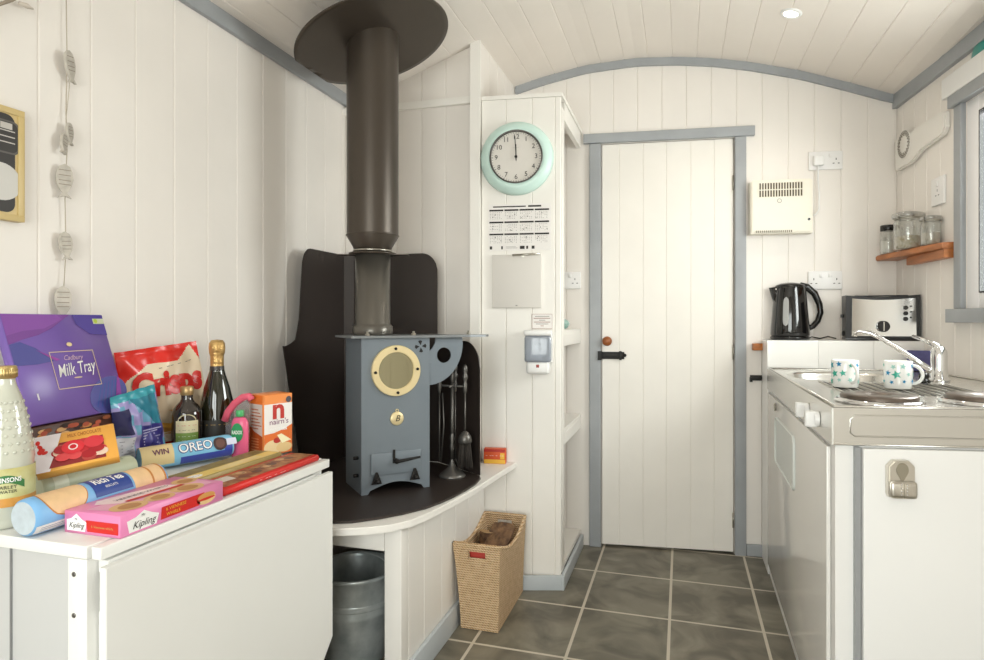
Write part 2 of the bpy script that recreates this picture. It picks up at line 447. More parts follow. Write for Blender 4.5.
part('top', b, cb)
b = B(); b.box(SU-.02, SU, cabv(SU)+.076, endv(SU)-.02, 1.99, 2.065, CUPB); part('rail', b, cb)
for z in (1.085, .66, .08):
    b = B(); b.prism([(-.81, cabv(-.81)+.025), (SU-.002, cabv(SU)+.076), (SU-.002, endv(SU)-.004), (-.81, endv(-.81)-.004)], z-.018, z, CUPB)
    s_ = part('shelf', b, cb)
    if z > .2:
        b = B(); b.box(SU-.02, SU, cabv(SU)+.076, endv(SU)-.004, z-.068, z-.018, CUPB); part('edge_rail', b, s_)
b = B(); slab(b, P481+Vector((.18,0,0)), Pc+Vector((.0,0,0)), .015, 0, 0, .06, KICK, bev=.002)
b.hexa([(SU, cabv(SU)-.015, 0), (SU+.015, cabv(SU)-.013, 0), (SU+.015, endv(SU)-.02, 0), (SU, endv(SU)-.02, 0),
        (SU, cabv(SU)-.015, .06), (SU+.015, cabv(SU)-.013, .06), (SU+.015, endv(SU)-.02, .06), (SU, endv(SU)-.02, .06)], KICK, bev=.002)
part('kickboard', b, cb, 'blue-grey painted kickboard')

# things on the cupboard front
nC3 = Vector((nC[0], nC[1], 0)); dC3 = Vector((dC.x, dC.y, 0)); UP = Vector((0,0,1))
def cab(px, py, lift=0): return onwall(px, py, CA, CB) + nC3*lift
def cfr(px, py, lift=.0): return (cab(px, py, lift), dC3, UP)
CK = cab(517, 159, .0); M = Tm(CK, dC3, UP, nC3)
ck = thing('wall_clock', 'round mint green wall clock reading twelve, on the white cupboard', 'clock', CK)
MINT = mat('mint_enamel', '#cfe9e0', .35)
b = B(); b.lathe([(0,0),(.15,0),(.156,.006),(.15,.022),(.13,.036),(.112,.040),(.108,.034)], MINT, M=M, n=64); part('rim', b, ck)
b = B(); b.lathe([(.112,.034),(.112,.043),(.106,.044),(.105,.034)], mat('dark_bezel', '#5d5a57', .3, metal=.6), M=M, n=64); part('bezel', b, ck)
fr = (CK+nC3*.033, dC3, UP)
b = B(); b.lathe([(0,.033),(.107,.033)], mat('clock_face', '#ddd8d0', .6), M=M, n=64)
for i in range(60):
    a = i*PI/30; r0, r1 = (.098, .104); w = .0012 if i % 5 == 0 else .0006
    dx, dy = math.sin(a), math.cos(a)
    b.flat([(dx*r0-dy*w, dy*r0+dx*w), (dx*r1-dy*w, dy*r1+dx*w), (dx*r1+dy*w, dy*r1-dx*w), (dx*r0+dy*w, dy*r0-dx*w)][::-1], fr, INK)
for i in range(1, 13):
    a = i*PI/6; b.text(str(i), fr, .028, INK, x=math.sin(a)*.084, y=math.cos(a)*.084)
b.text('- -- - --', fr, .009, GREYINK, y=.04)
part('face', b, ck)
b = B(); Mh = M @ Matrix.Translation((0,0,.037))
b.box(-.0022, .0022, -.012, .052, 0, .0012, INK, M=Mh @ Matrix.Rotation(math.radians(1), 4, 'Z'))
b.box(-.0015, .0015, -.018, .086, .0014, .0022, INK, M=Mh @ Matrix.Rotation(math.radians(3), 4, 'Z'))
b.cyl((0,0,0), .006, .004, INK, M=Mh, n=20); part('hands', b, ck)

def rect(x0, x1, y0, y1): return [(x0,y0),(x1,y0),(x1,y1),(x0,y1)]
cal = B(); A = cab(488.5, 251, .0); wid = (cab(551, 250)-A).dot(dC3); hgt = .197; fr = (A+nC3*.0015, dC3, UP)
cal.box(0, wid, 0, hgt, 0, .0015, PAPER, M=Tm(A, dC3, UP, nC3))
for r in range(3):
    for c_ in range(4):
        x0 = .004 + c_*(wid-.008)/4; y1 = hgt-.022-r*.051; cw = (wid-.008)/4-.004
        cal.flat(rect(x0, x0+cw, y1-.007, y1), fr, INK)
        for k in range(5):
            for q in range(7):
                if random.random() < .8: cal.flat(rect(x0+.003+q*.0078, x0+.006+q*.0078, y1-.014-k*.0065, y1-.012-k*.0065), fr, GREYINK)
        for k in range(2):
            q, j = random.random()*cw*.8, random.random()*.025; cal.flat(rect(x0+q+.003, x0+q+.006, y1-.017-j, y1-.013-j), fr, INK)
cal.flat(rect(.02, .16, hgt-.013, hgt-.008), fr, INK); cal.flat(rect(.17, .225, hgt-.014, hgt-.007), fr, INK)
for x, w in ((.006,.01), (.055,.007), (.135,.02), (.162,.008), (.185,.012)): cal.flat(rect(x, x+w, .006, .019), fr, INK)
cal.flat(rect(.075, .125, .01, .0115), fr, GREYINK); cal.flat(rect(.075, .118, .015, .0165), fr, GREYINK)
solo('wall_calendar', cal, 'printed paper year calendar with twelve month grids under the clock', 'calendar')

nb = thing('notice_board', 'blank white message board below the calendar', 'notice board', cab(517, 308))
b = B(); A = cab(492.5, 308); w = (cab(541.5, 308)-A).dot(dC3)
b.box(0, w, 0, .225, 0, .012, mat('board_white', '#dcd7d0', .6), M=Tm(A, dC3, UP, nC3), bev=.002); b.box(w/2-.004, w/2+.004, .008, .012, .012, .0128, GREYINK, M=Tm(A, dC3, UP, nC3)); part('board', b, nb)
b = B(); b.tube([(w*.42, .222, .02), (w*.98, .226, .02)], .0045, STEELD, M=Tm(A, dC3, UP, nC3)); b.box(w*.6, w*.66, .215, .229, .0121, .02, STEELD, M=Tm(A, dC3, UP, nC3)); part('pen', b, nb, 'grey pen clipped along the top edge')

b = B(); A = cab(532, 329); fr = (A+nC3*.002, dC3, UP); w = (cab(552.5, 329)-A).dot(dC3)
b.box(0, w, 0, .064, 0, .002, PAPER, M=Tm(A, dC3, UP, nC3))
RI = mat('ink_rust', '#9a6a5c', .7)
for a_ in (rect(.001, w-.001, .062, .0632), rect(.001, w-.001, .001, .0022), rect(.001, .002, .001, .063), rect(w-.002, w-.001, .001, .063)): b.flat(a_, fr, RI)
for k, (i0, i1) in enumerate(((.15,.85), (.08,.9), (.35,.65), (.1,.9), (.2,.8), (.42,.58))): b.flat(rect(w*i0, w*i1, .052-.008*k, .0545-.008*k), fr, RI if k % 2 else GREYINK)
solo('instruction_sign', b, 'small white sign with lines of print above the soap dispenser', 'sign')

sd = thing('soap_dispenser', 'white soap dispenser with clear grey tank on the cupboard front', 'soap dispenser', cab(539, 373))
A = cab(539, 373); M = Tm(A, dC3, UP, nC3)
b = B(); b.box(-.058, .058, .045, .178, 0, .03, WPLAST, M=M, bev=.006); b.box(-.058, .058, .158, .182, 0, .075, WPLAST, M=M, bev=.008); b.box(-.048, .048, 0, .05, 0, .07, WPLAST, M=M, bev=.012); part('housing', b, sd)
b = B(); b.box(-.055, .055, .05, .158, .03, .072, clear_mat('clear_grey_plastic', '#e4e8ee', .2, .1, .4, '#c2c9d3'), M=M, bev=.01); part('tank', b, sd, 'clear grey plastic tank')
b = B(); b.box(-.045, .02, .053, .09, .034, .066, mat('pale_soap', '#c3cad4', .3), M=M, bev=.006); part('liquid_soap', b, sd)
b = B(); b.box(-.006, .006, .028, .04, .07, .0715, mat('red_ink', '#9c3b33', .5), M=M); part('push_mark', b, sd)

# ----------------------------------------------------------------- white curved stone shelf below the stove
SZ = .525
SHW = mat('white_painted_shelf', '#ece8e2', .4, noise=.03, scale=6)
hs = thing('hearth_shelf', 'white boarded corner bench with a curved top under the stove', 'bench', (-1.1, 2.1, 0))
crv = [(LU+.002,1.545),(-1.02,1.548),(-.94,1.578),(-.87,1.61),(-.815,1.65),(-.775,1.71),(-.752,1.79),(-.738,1.87),(-.722,1.97),(-.708,2.08),(-.698,2.2),(-.686,2.35)]
crv += [(-.668, cabv(-.668)-.002), (-.84, cabv(-.84)-.004), (LU+.002, 2.502)]
b = B(); b.prism(crv, SZ-.022, SZ, SHW, bev=.003); part('top', b, hs)
b = B(); b.box(LU+.01, -.856, 1.69, 1.715, .43, SZ-.024, SHW, bev=.001); part('apron', b, hs)
b = B(); b.box(-.855, -.80, 1.69, 1.74, 0, SZ-.024, SHW, bev=.0015); part('leg', b, hs)
b = B(); boards(b, (-.80, 1.742), (-.80, cabv(-.8)-.022), (1, 0), [.12, .275, .415, .56, .7], 0, lambda x, y: SZ-.024, SHW); part('side_panel', b, hs)
b = B(); b.box(-.799, -.786, 1.70, cabv(-.79)-.024, 0, .085, KICK, bev=.002); part('kickboard', b, hs, 'blue-grey painted kickboard')
HZ = SZ+.001
b = B(); pl = [(-1.44,1.60),(-1.0,1.60),(-.93,1.628),(-.87,1.683),(-.82,1.745),(-.775,1.82),(-.752,1.89),(-.735,1.97),(-.722,2.06),(-.717,2.15),(-.724,2.22),(-.742,2.258),(-.97,2.412),(-1.39,2.412),(-1.44,2.40)]
b.prism(pl, HZ, HZ+.008, SHEET, bev=.001)
HZ += .008
solo('hearth_plate', b, 'dark curved metal hearth plate lying on the white bench', 'hearth plate')

# heat shield: one bent sheet
hsd = B()
path = [(0,(-1.40,1.954)), (.43,(-1.40,2.384)), (.462,(-1.37,2.415)), (.865,(-.975,2.415)), (1.155,(-.737,2.25))]
def pth(s):
    for (a, p), (c_, q) in zip(path, path[1:]):
        if s <= c_+1e-9: t = (s-a)/(c_-a); return Vector((p[0]+(q[0]-p[0])*t, p[1]+(q[1]-p[1])*t))
    return Vector(path[-1][1])
def topz(s):
    if s < .10: return 1.03+.04*(s/.10)**2*1.0 if s < .08 else 1.06 + 3.5*(s-.08)
    if s < .12: return 1.13 + (s-.10)/.02*.20
    if s < .18: return 1.33 + .08*math.sqrt(max(0, 1-((.18-s)/.06)**2))
    if s <= .79: return 1.41
    if s <= .862: return 1.33 + .08*math.sqrt(max(0, 1-((s-.79)/.0725)**2))
    if s <= .866: return 1.045
    if s <= 1.055: return 1.045
    return .94 + .105*math.sqrt(max(0, 1-((s-1.055)/.1)**2))
def botz(s): return max(HZ+.001, 1.03 - s*4.2) if s < .12 else HZ+.001
ss = sorted(set([i*1.155/150 for i in range(151)] + [0,.10,.12,.43,.462,.862,.8622,.865,1.055,1.155]))
vs, fs = [], []
for s_ in ss:
    p = pth(s_); d = (pth(min(s_+.004, 1.155)) - pth(max(s_-.004, 0))).normalized(); n = Vector((-d.y, d.x))*.003
    z0, z1 = botz(s_), topz(s_); z1 = max(z1, z0+.002)
    vs += [(p.x, p.y, z0), (p.x, p.y, z1), (p.x+n.x, p.y+n.y, z1), (p.x+n.x, p.y+n.y, z0)]
for i in range(len(ss)-1):
    for k in range(4): fs.append((i*4+k, i*4+(k+1)%4, (i+1)*4+(k+1)%4, (i+1)*4+k))
e = (len(ss)-1)*4; fs += [(0,1,2,3), (e+3,e+2,e+1,e)]
hsd.add(vs, fs, SHEET); bmesh.ops.recalc_face_normals(hsd.bm, faces=hsd.bm.faces[:])
solo('heat_shield', hsd, 'tall black bent metal heat shield standing behind the stove', 'heat shield')

# ----------------------------------------------------------------- stove (local: x along front, y depth, z up)
SO = Vector((-1.032, 1.870, HZ)); SM = rotz(SO, math.radians(45))
st = thing('wood_stove', 'grey steel wood stove with round porthole door, on the dark hearth plate', 'stove', SO)
Zt = 1.064-HZ; W_, D_ = .247, .20
b = B()
FRX = Tm((0,0,0), (1,0,0), (0,0,1), (0,-1,0))   # local x, z -> outline, extrude towards -y
arch = [(0,0),(.022,0),(.03,.012)] + [(.03+.187*i/12, .012+.022*math.sin(PI*i/12)) for i in range(1,12)] + [(.217,.012),(.225,0),(W_,0),(W_,Zt),(0,Zt)]
b.prism(arch, -.006, 0, STOVE, M=SM@FRX)
b.box(0, .006, .007, D_, 0, Zt, STOVE, M=SM); b.box(W_-.006, W_, .007, D_, 0, Zt, STOVE, M=SM); b.box(.006, W_-.006, D_-.006, D_, .03, Zt, STOVE, M=SM)
b.box(.006, W_-.006, .007, D_-.006, .05, .056, STOVE, M=SM); part('body', b, st)
b = B()
PL = [(-.04,-.02),(.40,-.02),(.47,-.005),(.50,.03),(.50,.12),(.47,.17),(.40,.195),(.10,.215),(-.03,.215),(-.04,.2)]
b.prism(PL, Zt+.001, Zt+.009, mat('stove_top_plate', '#8b8f92', .35, metal=.6), M=SM, bev=.001); part('top_plate', b, st)
for x, y in ((.03,.03), (.20,.035), (.445,.09)):
    b = B(); b.lathe([(.009,0),(.009,.006),(.005,.008),(.005,.014),(0,.015)], STEELD, c=(x,y,Zt+.009), M=SM, n=6, smooth=False); part('bolt', b, st)
# side bracket hanging under the plate
b = B(); q = [(W_+.002, Zt-.002)]; 
for i in range(0, 15):
    a = -i*(PI/2)/14; q.append((W_+.002+.135*math.cos(a), Zt-.02+.15*math.sin(a)))
q = [(W_+.03, Zt), (W_+.135, Zt)] + q[1:] + [(W_+.001, Zt-.05), (W_+.015, Zt-.04), (W_+.027, Zt-.02)]
hc = (W_+.062, Zt-.064); R = .028
# bridge outline to the hole ring
t = bmesh.new(); ov = [t.verts.new((p[0], p[1], 0)) for p in q]; hv = [t.verts.new((hc[0]+R*math.cos(2*PI*i/24), hc[1]+R*math.sin(2*PI*i/24), 0)) for i in range(24)]
eds = [t.edges.new((ov[i], ov[(i+1)%len(ov)])) for i in range(len(ov))] + [t.edges.new((hv[i], hv[(i+1)%24])) for i in range(24)]
bmesh.ops.triangle_fill(t, use_beauty=True, use_dissolve=False, edges=eds)
r_ = bmesh.ops.extrude_face_region(t, geom=t.faces[:]); bmesh.ops.translate(t, verts=[g for g in r_['geom'] if isinstance(g, bmesh.types.BMVert)], vec=(0,0,.006))
bmesh.ops.recalc_face_normals(t, faces=t.faces[:])
b.merge(t, STOVE, SM @ Matrix.Translation((0,.02,0)) @ FRX); part('side_bracket', b, st)
# round window door
pc = Vector((.121, 0, .418)); PM = SM @ Tm(pc, (1,0,0), (0,0,1), (0,-1,0))
b = B(); b.lathe([(.063,0),(.063,.009),(.065,.011),(.086,.011),(.088,.009),(.088,0)], BRASS, M=PM, n=56, smooth=False)
rg = part('porthole_ring', b, st, 'pale brass ring')
for i in range(4):
    a = i*PI/2 + .05; b = B(); b.lathe([(.005,0),(.005,.004),(0,.005)], BLACK, c=(.076*math.cos(a), .076*math.sin(a), .011), M=PM, n=12); part('screw', b, rg)
b = B(); b.lathe([(0,.006),(.064,.006)], mat('stove_glass', '#a8a282', .04, metal=.9, coat=1), M=PM, n=48); part('glass', b, st)
b = B(); Mb = SM @ Tm((.125,0,.252), (1,0,0), (0,0,1), (0,-1,0)); b.lathe([(.024,0),(.024,.003),(.021,.005),(0,.005)], BRASS, M=Mb, n=36); b.ring((0,.027,.003), .005, .0015, BRASS, M=Mb, n=16, k=6)
O_ = Mb @ Vector((0,0,.005)); X_ = Vector((math.cos(PI/4), math.sin(PI/4), 0)); b.text('B', (O_, X_, UP), .03, INK, shear=.3); part('badge', b, st, 'round brass badge')
b = B(); cc = (W_-.034, Zt-.03)
for i in range(4):
    a = i*PI/2 + .1; f = lambda r, da: (cc[0]+r*math.cos(a+da), cc[1]+r*math.sin(a+da))
    b.prism([f(.004,0), f(.02,-.38), f(.022,0), f(.02,.38)], .0001, .001, BLACK, M=SM@FRX)
part('air_vent', b, st, 'black four-petal air vent')
# ash door
b = B(); b.box(.032, .213, -.006, -.0005, .062, .138, STOVE, M=SM, bev=.002); ad = part('ash_door', b, st)
b = B(); b.tube([(.118,-.006,.108),(.118,-.022,.108)], .009, BLACK, M=SM); b.tube([(.112,-.022,.106),(.20,-.03,.117)], [.006,.004], BLACK, M=SM); b.box(.108, .116, -.01, -.006, .10, .146, BLACK, M=SM); part('handle', b, ad)
for x in (.05, .188):
    b = B(); b.prism([(x-.018,.035),(x+.018,.035),(x+.003,.075),(x-.003,.075)], .0065, .013, BLACK, M=SM@FRX); b.tube([(x,-.006,.045),(x,-.028,.045)], .006, BLACK, M=SM); part('stay', b, st, 'black pointed iron stay')
for z in (.06, .12):
    b = B(); b.tube([(0,.04,z),(-.016,.04,z)], .006, BLACK, M=SM); part('side_bolt', b, st)
# flue
FCx, FCy = -1.067, 2.016; z0 = 1.064+.010
fl = thing('stove_flue', 'tall dark brown flue pipe rising from the stove to the ceiling', 'flue', (FCx, FCy, z0))
LOWF = mat('lower_flue_grey', '#67635c', .3, metal=.6)
b = B(); b.lathe([(.07,0),(.072,.005),(.072,.03),(.066,.036),(.063,.04),(.063,.30),(.0615,.30)], LOWF, c=(FCx,FCy,z0), n=48); b.lathe([(.0665,.012),(.0735,.013),(.0665,.014)], LOWF, c=(FCx,FCy,z0), n=48); part('lower_pipe', b, fl)
zt_ = 1.12 + (322-249)/620*2.24
b = B(); b.lathe([(.062,-.004),(.068,0),(.07,.006),(.092,.043),(.0925,.05),(.0925,zc(FCx)-zt_-.02)], FLUE, c=(FCx,FCy,zt_), n=56); b.lathe([(.092,.044),(.0955,.047),(.092,.052)], FLUE, c=(FCx,FCy,zt_), n=56); part('upper_pipe', b, fl)
b = B(); b.lathe([(.0635,-.012),(.070,-.012),(.070,-.005),(.0635,-.005)], STEELD, c=(FCx,FCy,zt_), n=56); part('joint_ring', b, fl, 'pale metal joint ring')
b = B(); b.box(-.13, .13, -.02, .02, -.003, 0, FLUE, M=rotz((FCx,FCy,zt_-.02), math.radians(17))); b.lathe([(.063,-.004),(.085,-.004),(.085,.002),(.063,.002)], FLUE, c=(FCx,FCy,zt_-.018)); part('support_band', b, fl)
b = B(); RR = .272; n = 96; vs, fs = [], []
rings = 10
for j in range(rings+1):
    r = .0925 + (RR-.0925)*j/rings
    for i in range(n):
        a = 2*PI*i/n; x = max(FCx+r*math.cos(a), -1.318); y = FCy+r*math.sin(a)
        zz = 2.128+.30*(x-FCx)
        for dz in (0, .004): vs.append((x, y, zz+dz-.0))
for j in range(rings):
    for i in range(n):
        i2 = (i+1)%n; a0, a1, a2, a3 = (j*n+i)*2, (j*n+i2)*2, ((j+1)*n+i2)*2, ((j+1)*n+i)*2
        fs += [(a0,a1,a2,a3), (a3+1,a2+1,a1+1,a0+1)]
for i in range(n):
    i2 = (i+1)%n; a, c_ = (rings*n+i)*2, (rings*n+i2)*2; fs.append((a, c_, c_+1, a+1))
b.add(vs, fs, FLUE, True); part('ceiling_plate', b, fl, 'large round dark plate against the ceiling')

# companion set ------------------------------------------------------------------------------------
PEW = mat('pewter_iron', '#6a6763', .38, metal=.7)
cp = Vector((-.832, 2.205, HZ)); cs = thing('fireside_companion_set', 'dark metal fireside tool stand with hanging brush, beside the stove', 'fire tools', cp)
b = B(); b.lathe([(0,.002),(.05,0),(.052,.004),(.045,.012),(.03,.022),(.016,.034),(.009,.05),(.007,.06)], PEW, c=cp, n=36); part('base', b, cs)
def turned(b, x, y, z0, h):
    b.lathe([(.004,0),(.007,.01),(.009,.03),(.006,.04),(.009,.05),(.011,.06),(.007,.068),(.009,.078),(.01,.088),(.006,.098),(0,.102)], PEW, c=(x,y,z0), n=20)
b = B(); b.tube([cp+Vector((0,0,.05)), cp+Vector((0,0,.34))], .006, PEW); b.lathe([(.006,0),(.01,.015),(.007,.03),(.01,.045),(.006,.06)], PEW, c=cp+Vector((0,0,.09)), n=20); turned(b, cp.x, cp.y, HZ+.325, .1); part('pole', b, cs)
b = B(); ax = Vector((CY, -SY*.0+.1, 0)).normalized()
b.tube([cp+ax*-.048+Vector((0,0,.33)), cp+ax*-.046+Vector((0,0,.315)), cp+ax*.046+Vector((0,0,.315)), cp+ax*.048+Vector((0,0,.33))], .004, PEW)
ay = Vector((-ax.y, ax.x, 0)); b.tube([cp-ay*.04+Vector((0,0,.315)), cp+ay*.04+Vector((0,0,.315))], .004, PEW); part('hanger', b, cs)
def tool(off, kind):
    q = cp + off; b = B(); turned(b, q.x, q.y, HZ+.29, .1)
    b.tube([q+Vector((0,0,.295)), q+Vector((0,0,.14 if kind == 'brush' else .05))], .0035, PEW, n=8)
    if kind == 'poker': b.tube([q+Vector((0,0,.055)), q+Vector((.01,0,.03)), q+Vector((.002,0,.05))], .003, PEW, n=8)
    if kind == 'tongs': b.tube([q+Vector((.012,0,.29)), q+Vector((.018,0,.18)), q+Vector((.006,0,.05))], .003, PEW, n=8)
    o = part('brush' if kind == 'brush' else kind, b, cs)
    if kind == 'brush':
        b = B(); b.lathe([(.004,.16),(.014,.155),(.024,.14),(.026,.122),(.024,.12)], PEW, c=q, n=24); part('brush_cap', b, o)
        b = B(); BR = mat('dark_bristles', '#38322d', .8)
        for i in range(90):
            a = random.random()*2*PI; r = math.sqrt(random.random()); b.tube([q+Vector((.022*r*math.cos(a), .022*r*math.sin(a), .124)), q+Vector((.034*r*math.cos(a), .034*r*math.sin(a), .03+random.random()*.012))], .0012, BR, n=4)
        o2 = part('bristles', b, o); o2['kind'] = 'stuff'
    if kind == 'shovel':
        b = B(); b.hexa([q+Vector(v) for v in ((-.025,0,.0),(.025,0,.0),(.025,.004,0),(-.025,.004,0),(-.02,0,.07),(.02,0,.07),(.02,.004,.07),(-.02,.004,.07))], PEW); part('blade', b, o)
tool(ax*.050 - ay*.0, 'brush'); tool(ax*-.050, 'tongs'); tool(ay*.045, 'poker')
for o in C.objects:
    if o.parent is cs or (o.parent and o.parent.parent is cs):
        if o.data.vertices:
            for v in o.data.vertices: v.co.z = v.co.z*1.09

# firelighter box on the shelf
Mx = Tm(Vector((-.796, cabv(-.796)-.042, SZ)), dC3, -nC3, UP)
b = B(); OR = mat('orange_card', '#d8541f', .5); b.box(0, .092, 0, .035, 0, .062, OR, M=Mx, bev=.001)
fr = (Mx @ Vector((0,0,0)), dC3, UP); YL = mat('yellow_print', '#f0b83a', .5)
b.flat(rect(.001,.091,.001,.018), fr, YL); b.flat(rect(.001,.091,.05,.061), fr, mat('red_card', '#b8281c', .5)); b.text('- -- - --', fr, .012, PWHITE, x=.046, y=.035, width=.075)
b.flat(rect(.07,.088,.02,.045), fr, YL)
solo('firelighter_box', b, 'small orange and yellow box standing at the right end of the white bench', 'box')

# galvanised bucket --------------------------------------------------------------------------------
GALV = mat('galvanised_steel', '#d4d9d8', .3, metal=.4, col2='#a9b1b1', scale=14)
bc = thing('metal_bucket', 'galvanised metal bucket standing under the white bench', 'bucket', (-1.05, 1.865, 0))
b = B(); b.lathe([(0,.01),(.095,.01),(.098,0),(.102,.012),(.118,.16),(.121,.165),(.12,.172),(.132,.285),(.137,.288),(.138,.296),(.134,.30),(.130,.296),(.127,.285),(.114,.16),(.098,.016),(0,.016)], GALV, c=(-1.05,1.865,0), n=56)
b.lathe([(.122,.19),(.127,.195),(.124,.2),(.128,.206),(.126,.212)], GALV, c=(-1.05,1.865,0), n=56); part('body', b, bc)
b = B(); b.tube([(-1.05+.135*math.cos(a), 1.865+.135*math.sin(a)*.55-.02+.0, .275+.05*math.sin(a)) for a in [PI*i/16 for i in range(17)]], .003, GALV, n=8); part('handle', b, bc)

# seagrass basket --------------------------------------------------------------------------------
def weave_mat():
    m = bpy.data.materials.new('seagrass_weave'); m.use_nodes = True; nt = m.node_tree; p = nt.nodes['Principled BSDF']; p.inputs['Roughness'].default_value = .8
    g = nt.nodes.new('ShaderNodeNewGeometry'); sp = nt.nodes.new('ShaderNodeSeparateXYZ'); nt.links.new(g.outputs['Position'], sp.inputs[0])
    def M2(op, a, v=None, c=None):
        n = nt.nodes.new('ShaderNodeMath'); n.operation = op
        for i, q in enumerate((a, v, c)):
            if q is None: continue
            if isinstance(q, (int, float)): n.inputs[i].default_value = q
            else: nt.links.new(q, n.inputs[i])
        return n.outputs[0]
    sxy = M2('ADD', sp.outputs[0], sp.outputs[1])
    row = M2('SINE', M2('MULTIPLY', sp.outputs[2], 2*PI/.0085))
    tw = M2('SINE', M2('MULTIPLY', M2('ADD', sxy, M2('MULTIPLY', sp.outputs[2], 1.1)), 2*PI/.011))
    nz = nt.nodes.new('ShaderNodeTexNoise'); nz.inputs['Scale'].default_value = 60; nz.inputs['Detail'].default_value = 4; nt.links.new(g.outputs['Position'], nz.inputs['Vector'])
    hgt = M2('ADD', M2('MULTIPLY', row, .6), M2('ADD', M2('MULTIPLY', tw, .35), M2('MULTIPLY', nz.outputs['Fac'], 1.3)))
    cr = nt.nodes.new('ShaderNodeValToRGB'); mr = nt.nodes.new('ShaderNodeMapRange'); mr.inputs[1].default_value = -.6; mr.inputs[2].default_value = 1.3
    nt.links.new(hgt, mr.inputs[0]); nt.links.new(mr.outputs[0], cr.inputs[0])
    cr.color_ramp.elements[0].color = rgb('#7a583a'); cr.color_ramp.elements[1].color = rgb('#ecd0ac'); e = cr.color_ramp.elements.new(.4); e.color = rgb('#c9a274')
    nt.links.new(cr.outputs[0], p.inputs['Base Color'])
    bp = nt.nodes.new('ShaderNodeBump'); bp.inputs['Strength'].default_value = .9; bp.inputs['Distance'].default_value = .003; nt.links.new(hgt, bp.inputs['Height']); nt.links.new(bp.outputs['Normal'], p.inputs['Normal'])
    return m
WV = weave_mat()
bk = thing('log_basket', 'woven seagrass basket of logs on the floor beside the bench', 'basket', (-.70, 2.33, 0))
def bk_pt(t, k, inset=0):
    """t round the rim 0..4 (front, right, back, left), k height 0..1"""
    fl_ = k*k*.6+k*.4
    u0, u1 = -.772-.026*fl_, -.630+.014*fl_; v0, v1 = 2.135-.018*fl_, 2.50+.0*fl_
    u0 += inset; u1 -= inset; v0 += inset; v1 -= inset
    s = t % 4; i = int(s); f = s-i
    P = [(u0,v0),(u1,v0),(u1,v1),(u0,v1)]; a, c_ = P[i], P[(i+1)%4]
    x, y = a[0]+(c_[0]-a[0])*f, a[1]+(c_[1]-a[1])*f
    # round the corners a little
    dip = .045*math.sin(PI*f) if i in (1, 3) else .0
    return Vector((x, y, .003 + k*(.312-dip)))
NT, NK = 64, 30
b = B(); vs, fs = [], []
for side, ins in ((0, 0), (1, .008)):
    for k in range(NK+1):
        for t in range(NT): vs.append(bk_pt(t*4/NT, k/NK, ins))
def vid(side, k, t): return side*(NK+1)*NT + k*NT + (t % NT)
for k in range(NK):
    for t in range(NT):
        hole = (t in range(5, 11) or t in range(37, 43)) and k in (25, 26, 27)
        if hole: continue
        fs.append((vid(0,k,t), vid(0,k,t+1), vid(0,k+1,t+1), vid(0,k+1,t))); fs.append((vid(1,k,t+1), vid(1,k,t), vid(1,k+1,t), vid(1,k+1,t+1)))
for t in range(NT): fs.append((vid(0,NK,t), vid(0,NK,t+1), vid(1,NK,t+1), vid(1,NK,t)))
for h in (5, 37):
    for t in range(h, h+6):
        fs.append((vid(0,25,t), vid(1,25,t), vid(1,25,t+1), vid(0,25,t+1))); fs.append((vid(0,28,t), vid(0,28,t+1), vid(1,28,t+1), vid(1,28,t)))
fs.append(tuple(vid(0,0,t) for t in range(NT))[::-1]); fs.append(tuple(vid(1,1,t) for t in range(NT)))
b.add(vs, fs, WV); part('woven_body', b, bk)
b = B(); b.tube([bk_pt(t*4/NT, 1, .004) for t in range(NT+1)], .007, WV, n=8, caps=False); part('rim', b, bk)
b = B(); b.tube([bk_pt((5+i*6/10)*4/NT, 28/NK, .004) for i in range(11)], .0045, WV, n=8); b.tube([bk_pt((5+i*6/10)*4/NT, 25/NK, .004) for i in range(11)], .0045, WV, n=8); part('handle_slot', b, bk)
BARK = mat('log_bark', '#4e3728', .9, col2='#8a6848', scale=38, bump=1.0, bscale=50, stretch=(1,.35,1))
CUT = mat('log_cut_face', '#b08a5c', .8, noise=.3, scale=40)
def log(name, p, q, r, label, seed):
    rnd = random.Random(seed); b = B(); p, q = Vector(p), Vector(q); d = (q-p).normalized(); up = d.orthogonal().normalized(); w = d.cross(up); n = 20; m_ = 8
    rad = [r*(1+.16*math.sin(3*a*2*PI/n+seed)+.1*(rnd.random()-.5)) for a in range(n)]
    vs, fs = [], []
    for i in range(m_+1):
        c_ = p+(q-p)*i/m_
        for k in range(n):
            a = 2*PI*k/n; rr = rad[k]*(1+.05*(rnd.random()-.5)); vs.append(c_+up*math.cos(a)*rr+w*math.sin(a)*rr)
    for i in range(m_):
        for k in range(n): fs.append((i*n+k, i*n+(k+1)%n, (i+1)*n+(k+1)%n, (i+1)*n+k))
    b.add(vs, fs, BARK, False); b.add([vs[k] for k in range(n)], [tuple(range(n))[::-1]], CUT); b.add([vs[m_*n+k] for k in range(n)], [tuple(range(n))], CUT)
    bmesh.ops.recalc_face_normals(b.bm, faces=b.bm.faces[:])
    solo(name, b, label, 'log', 'logs in the basket')
log('firewood_log', (-.690,2.205,.195), (-.690,2.42,.275), .046, 'brown log lying sloped at the front right of the seagrass basket', 1)
log('firewood_log', (-.745,2.33,.10), (-.738,2.36,.285), .034, 'bark-covered log upright at the left of the basket', 2)
log('firewood_log', (-.70,2.33,.05), (-.70,2.44,.15), .045, 'dark log lowest in the basket, under the sloped one', 3)
b = B(); b.box(-.745, -.65, 2.140, 2.152, .012, .292, mat('red_paper_bag', '#b5372a', .6), bev=.006); solo('kindling_packet', b, 'red packet glimpsed through the handle slot of the basket', 'packet')

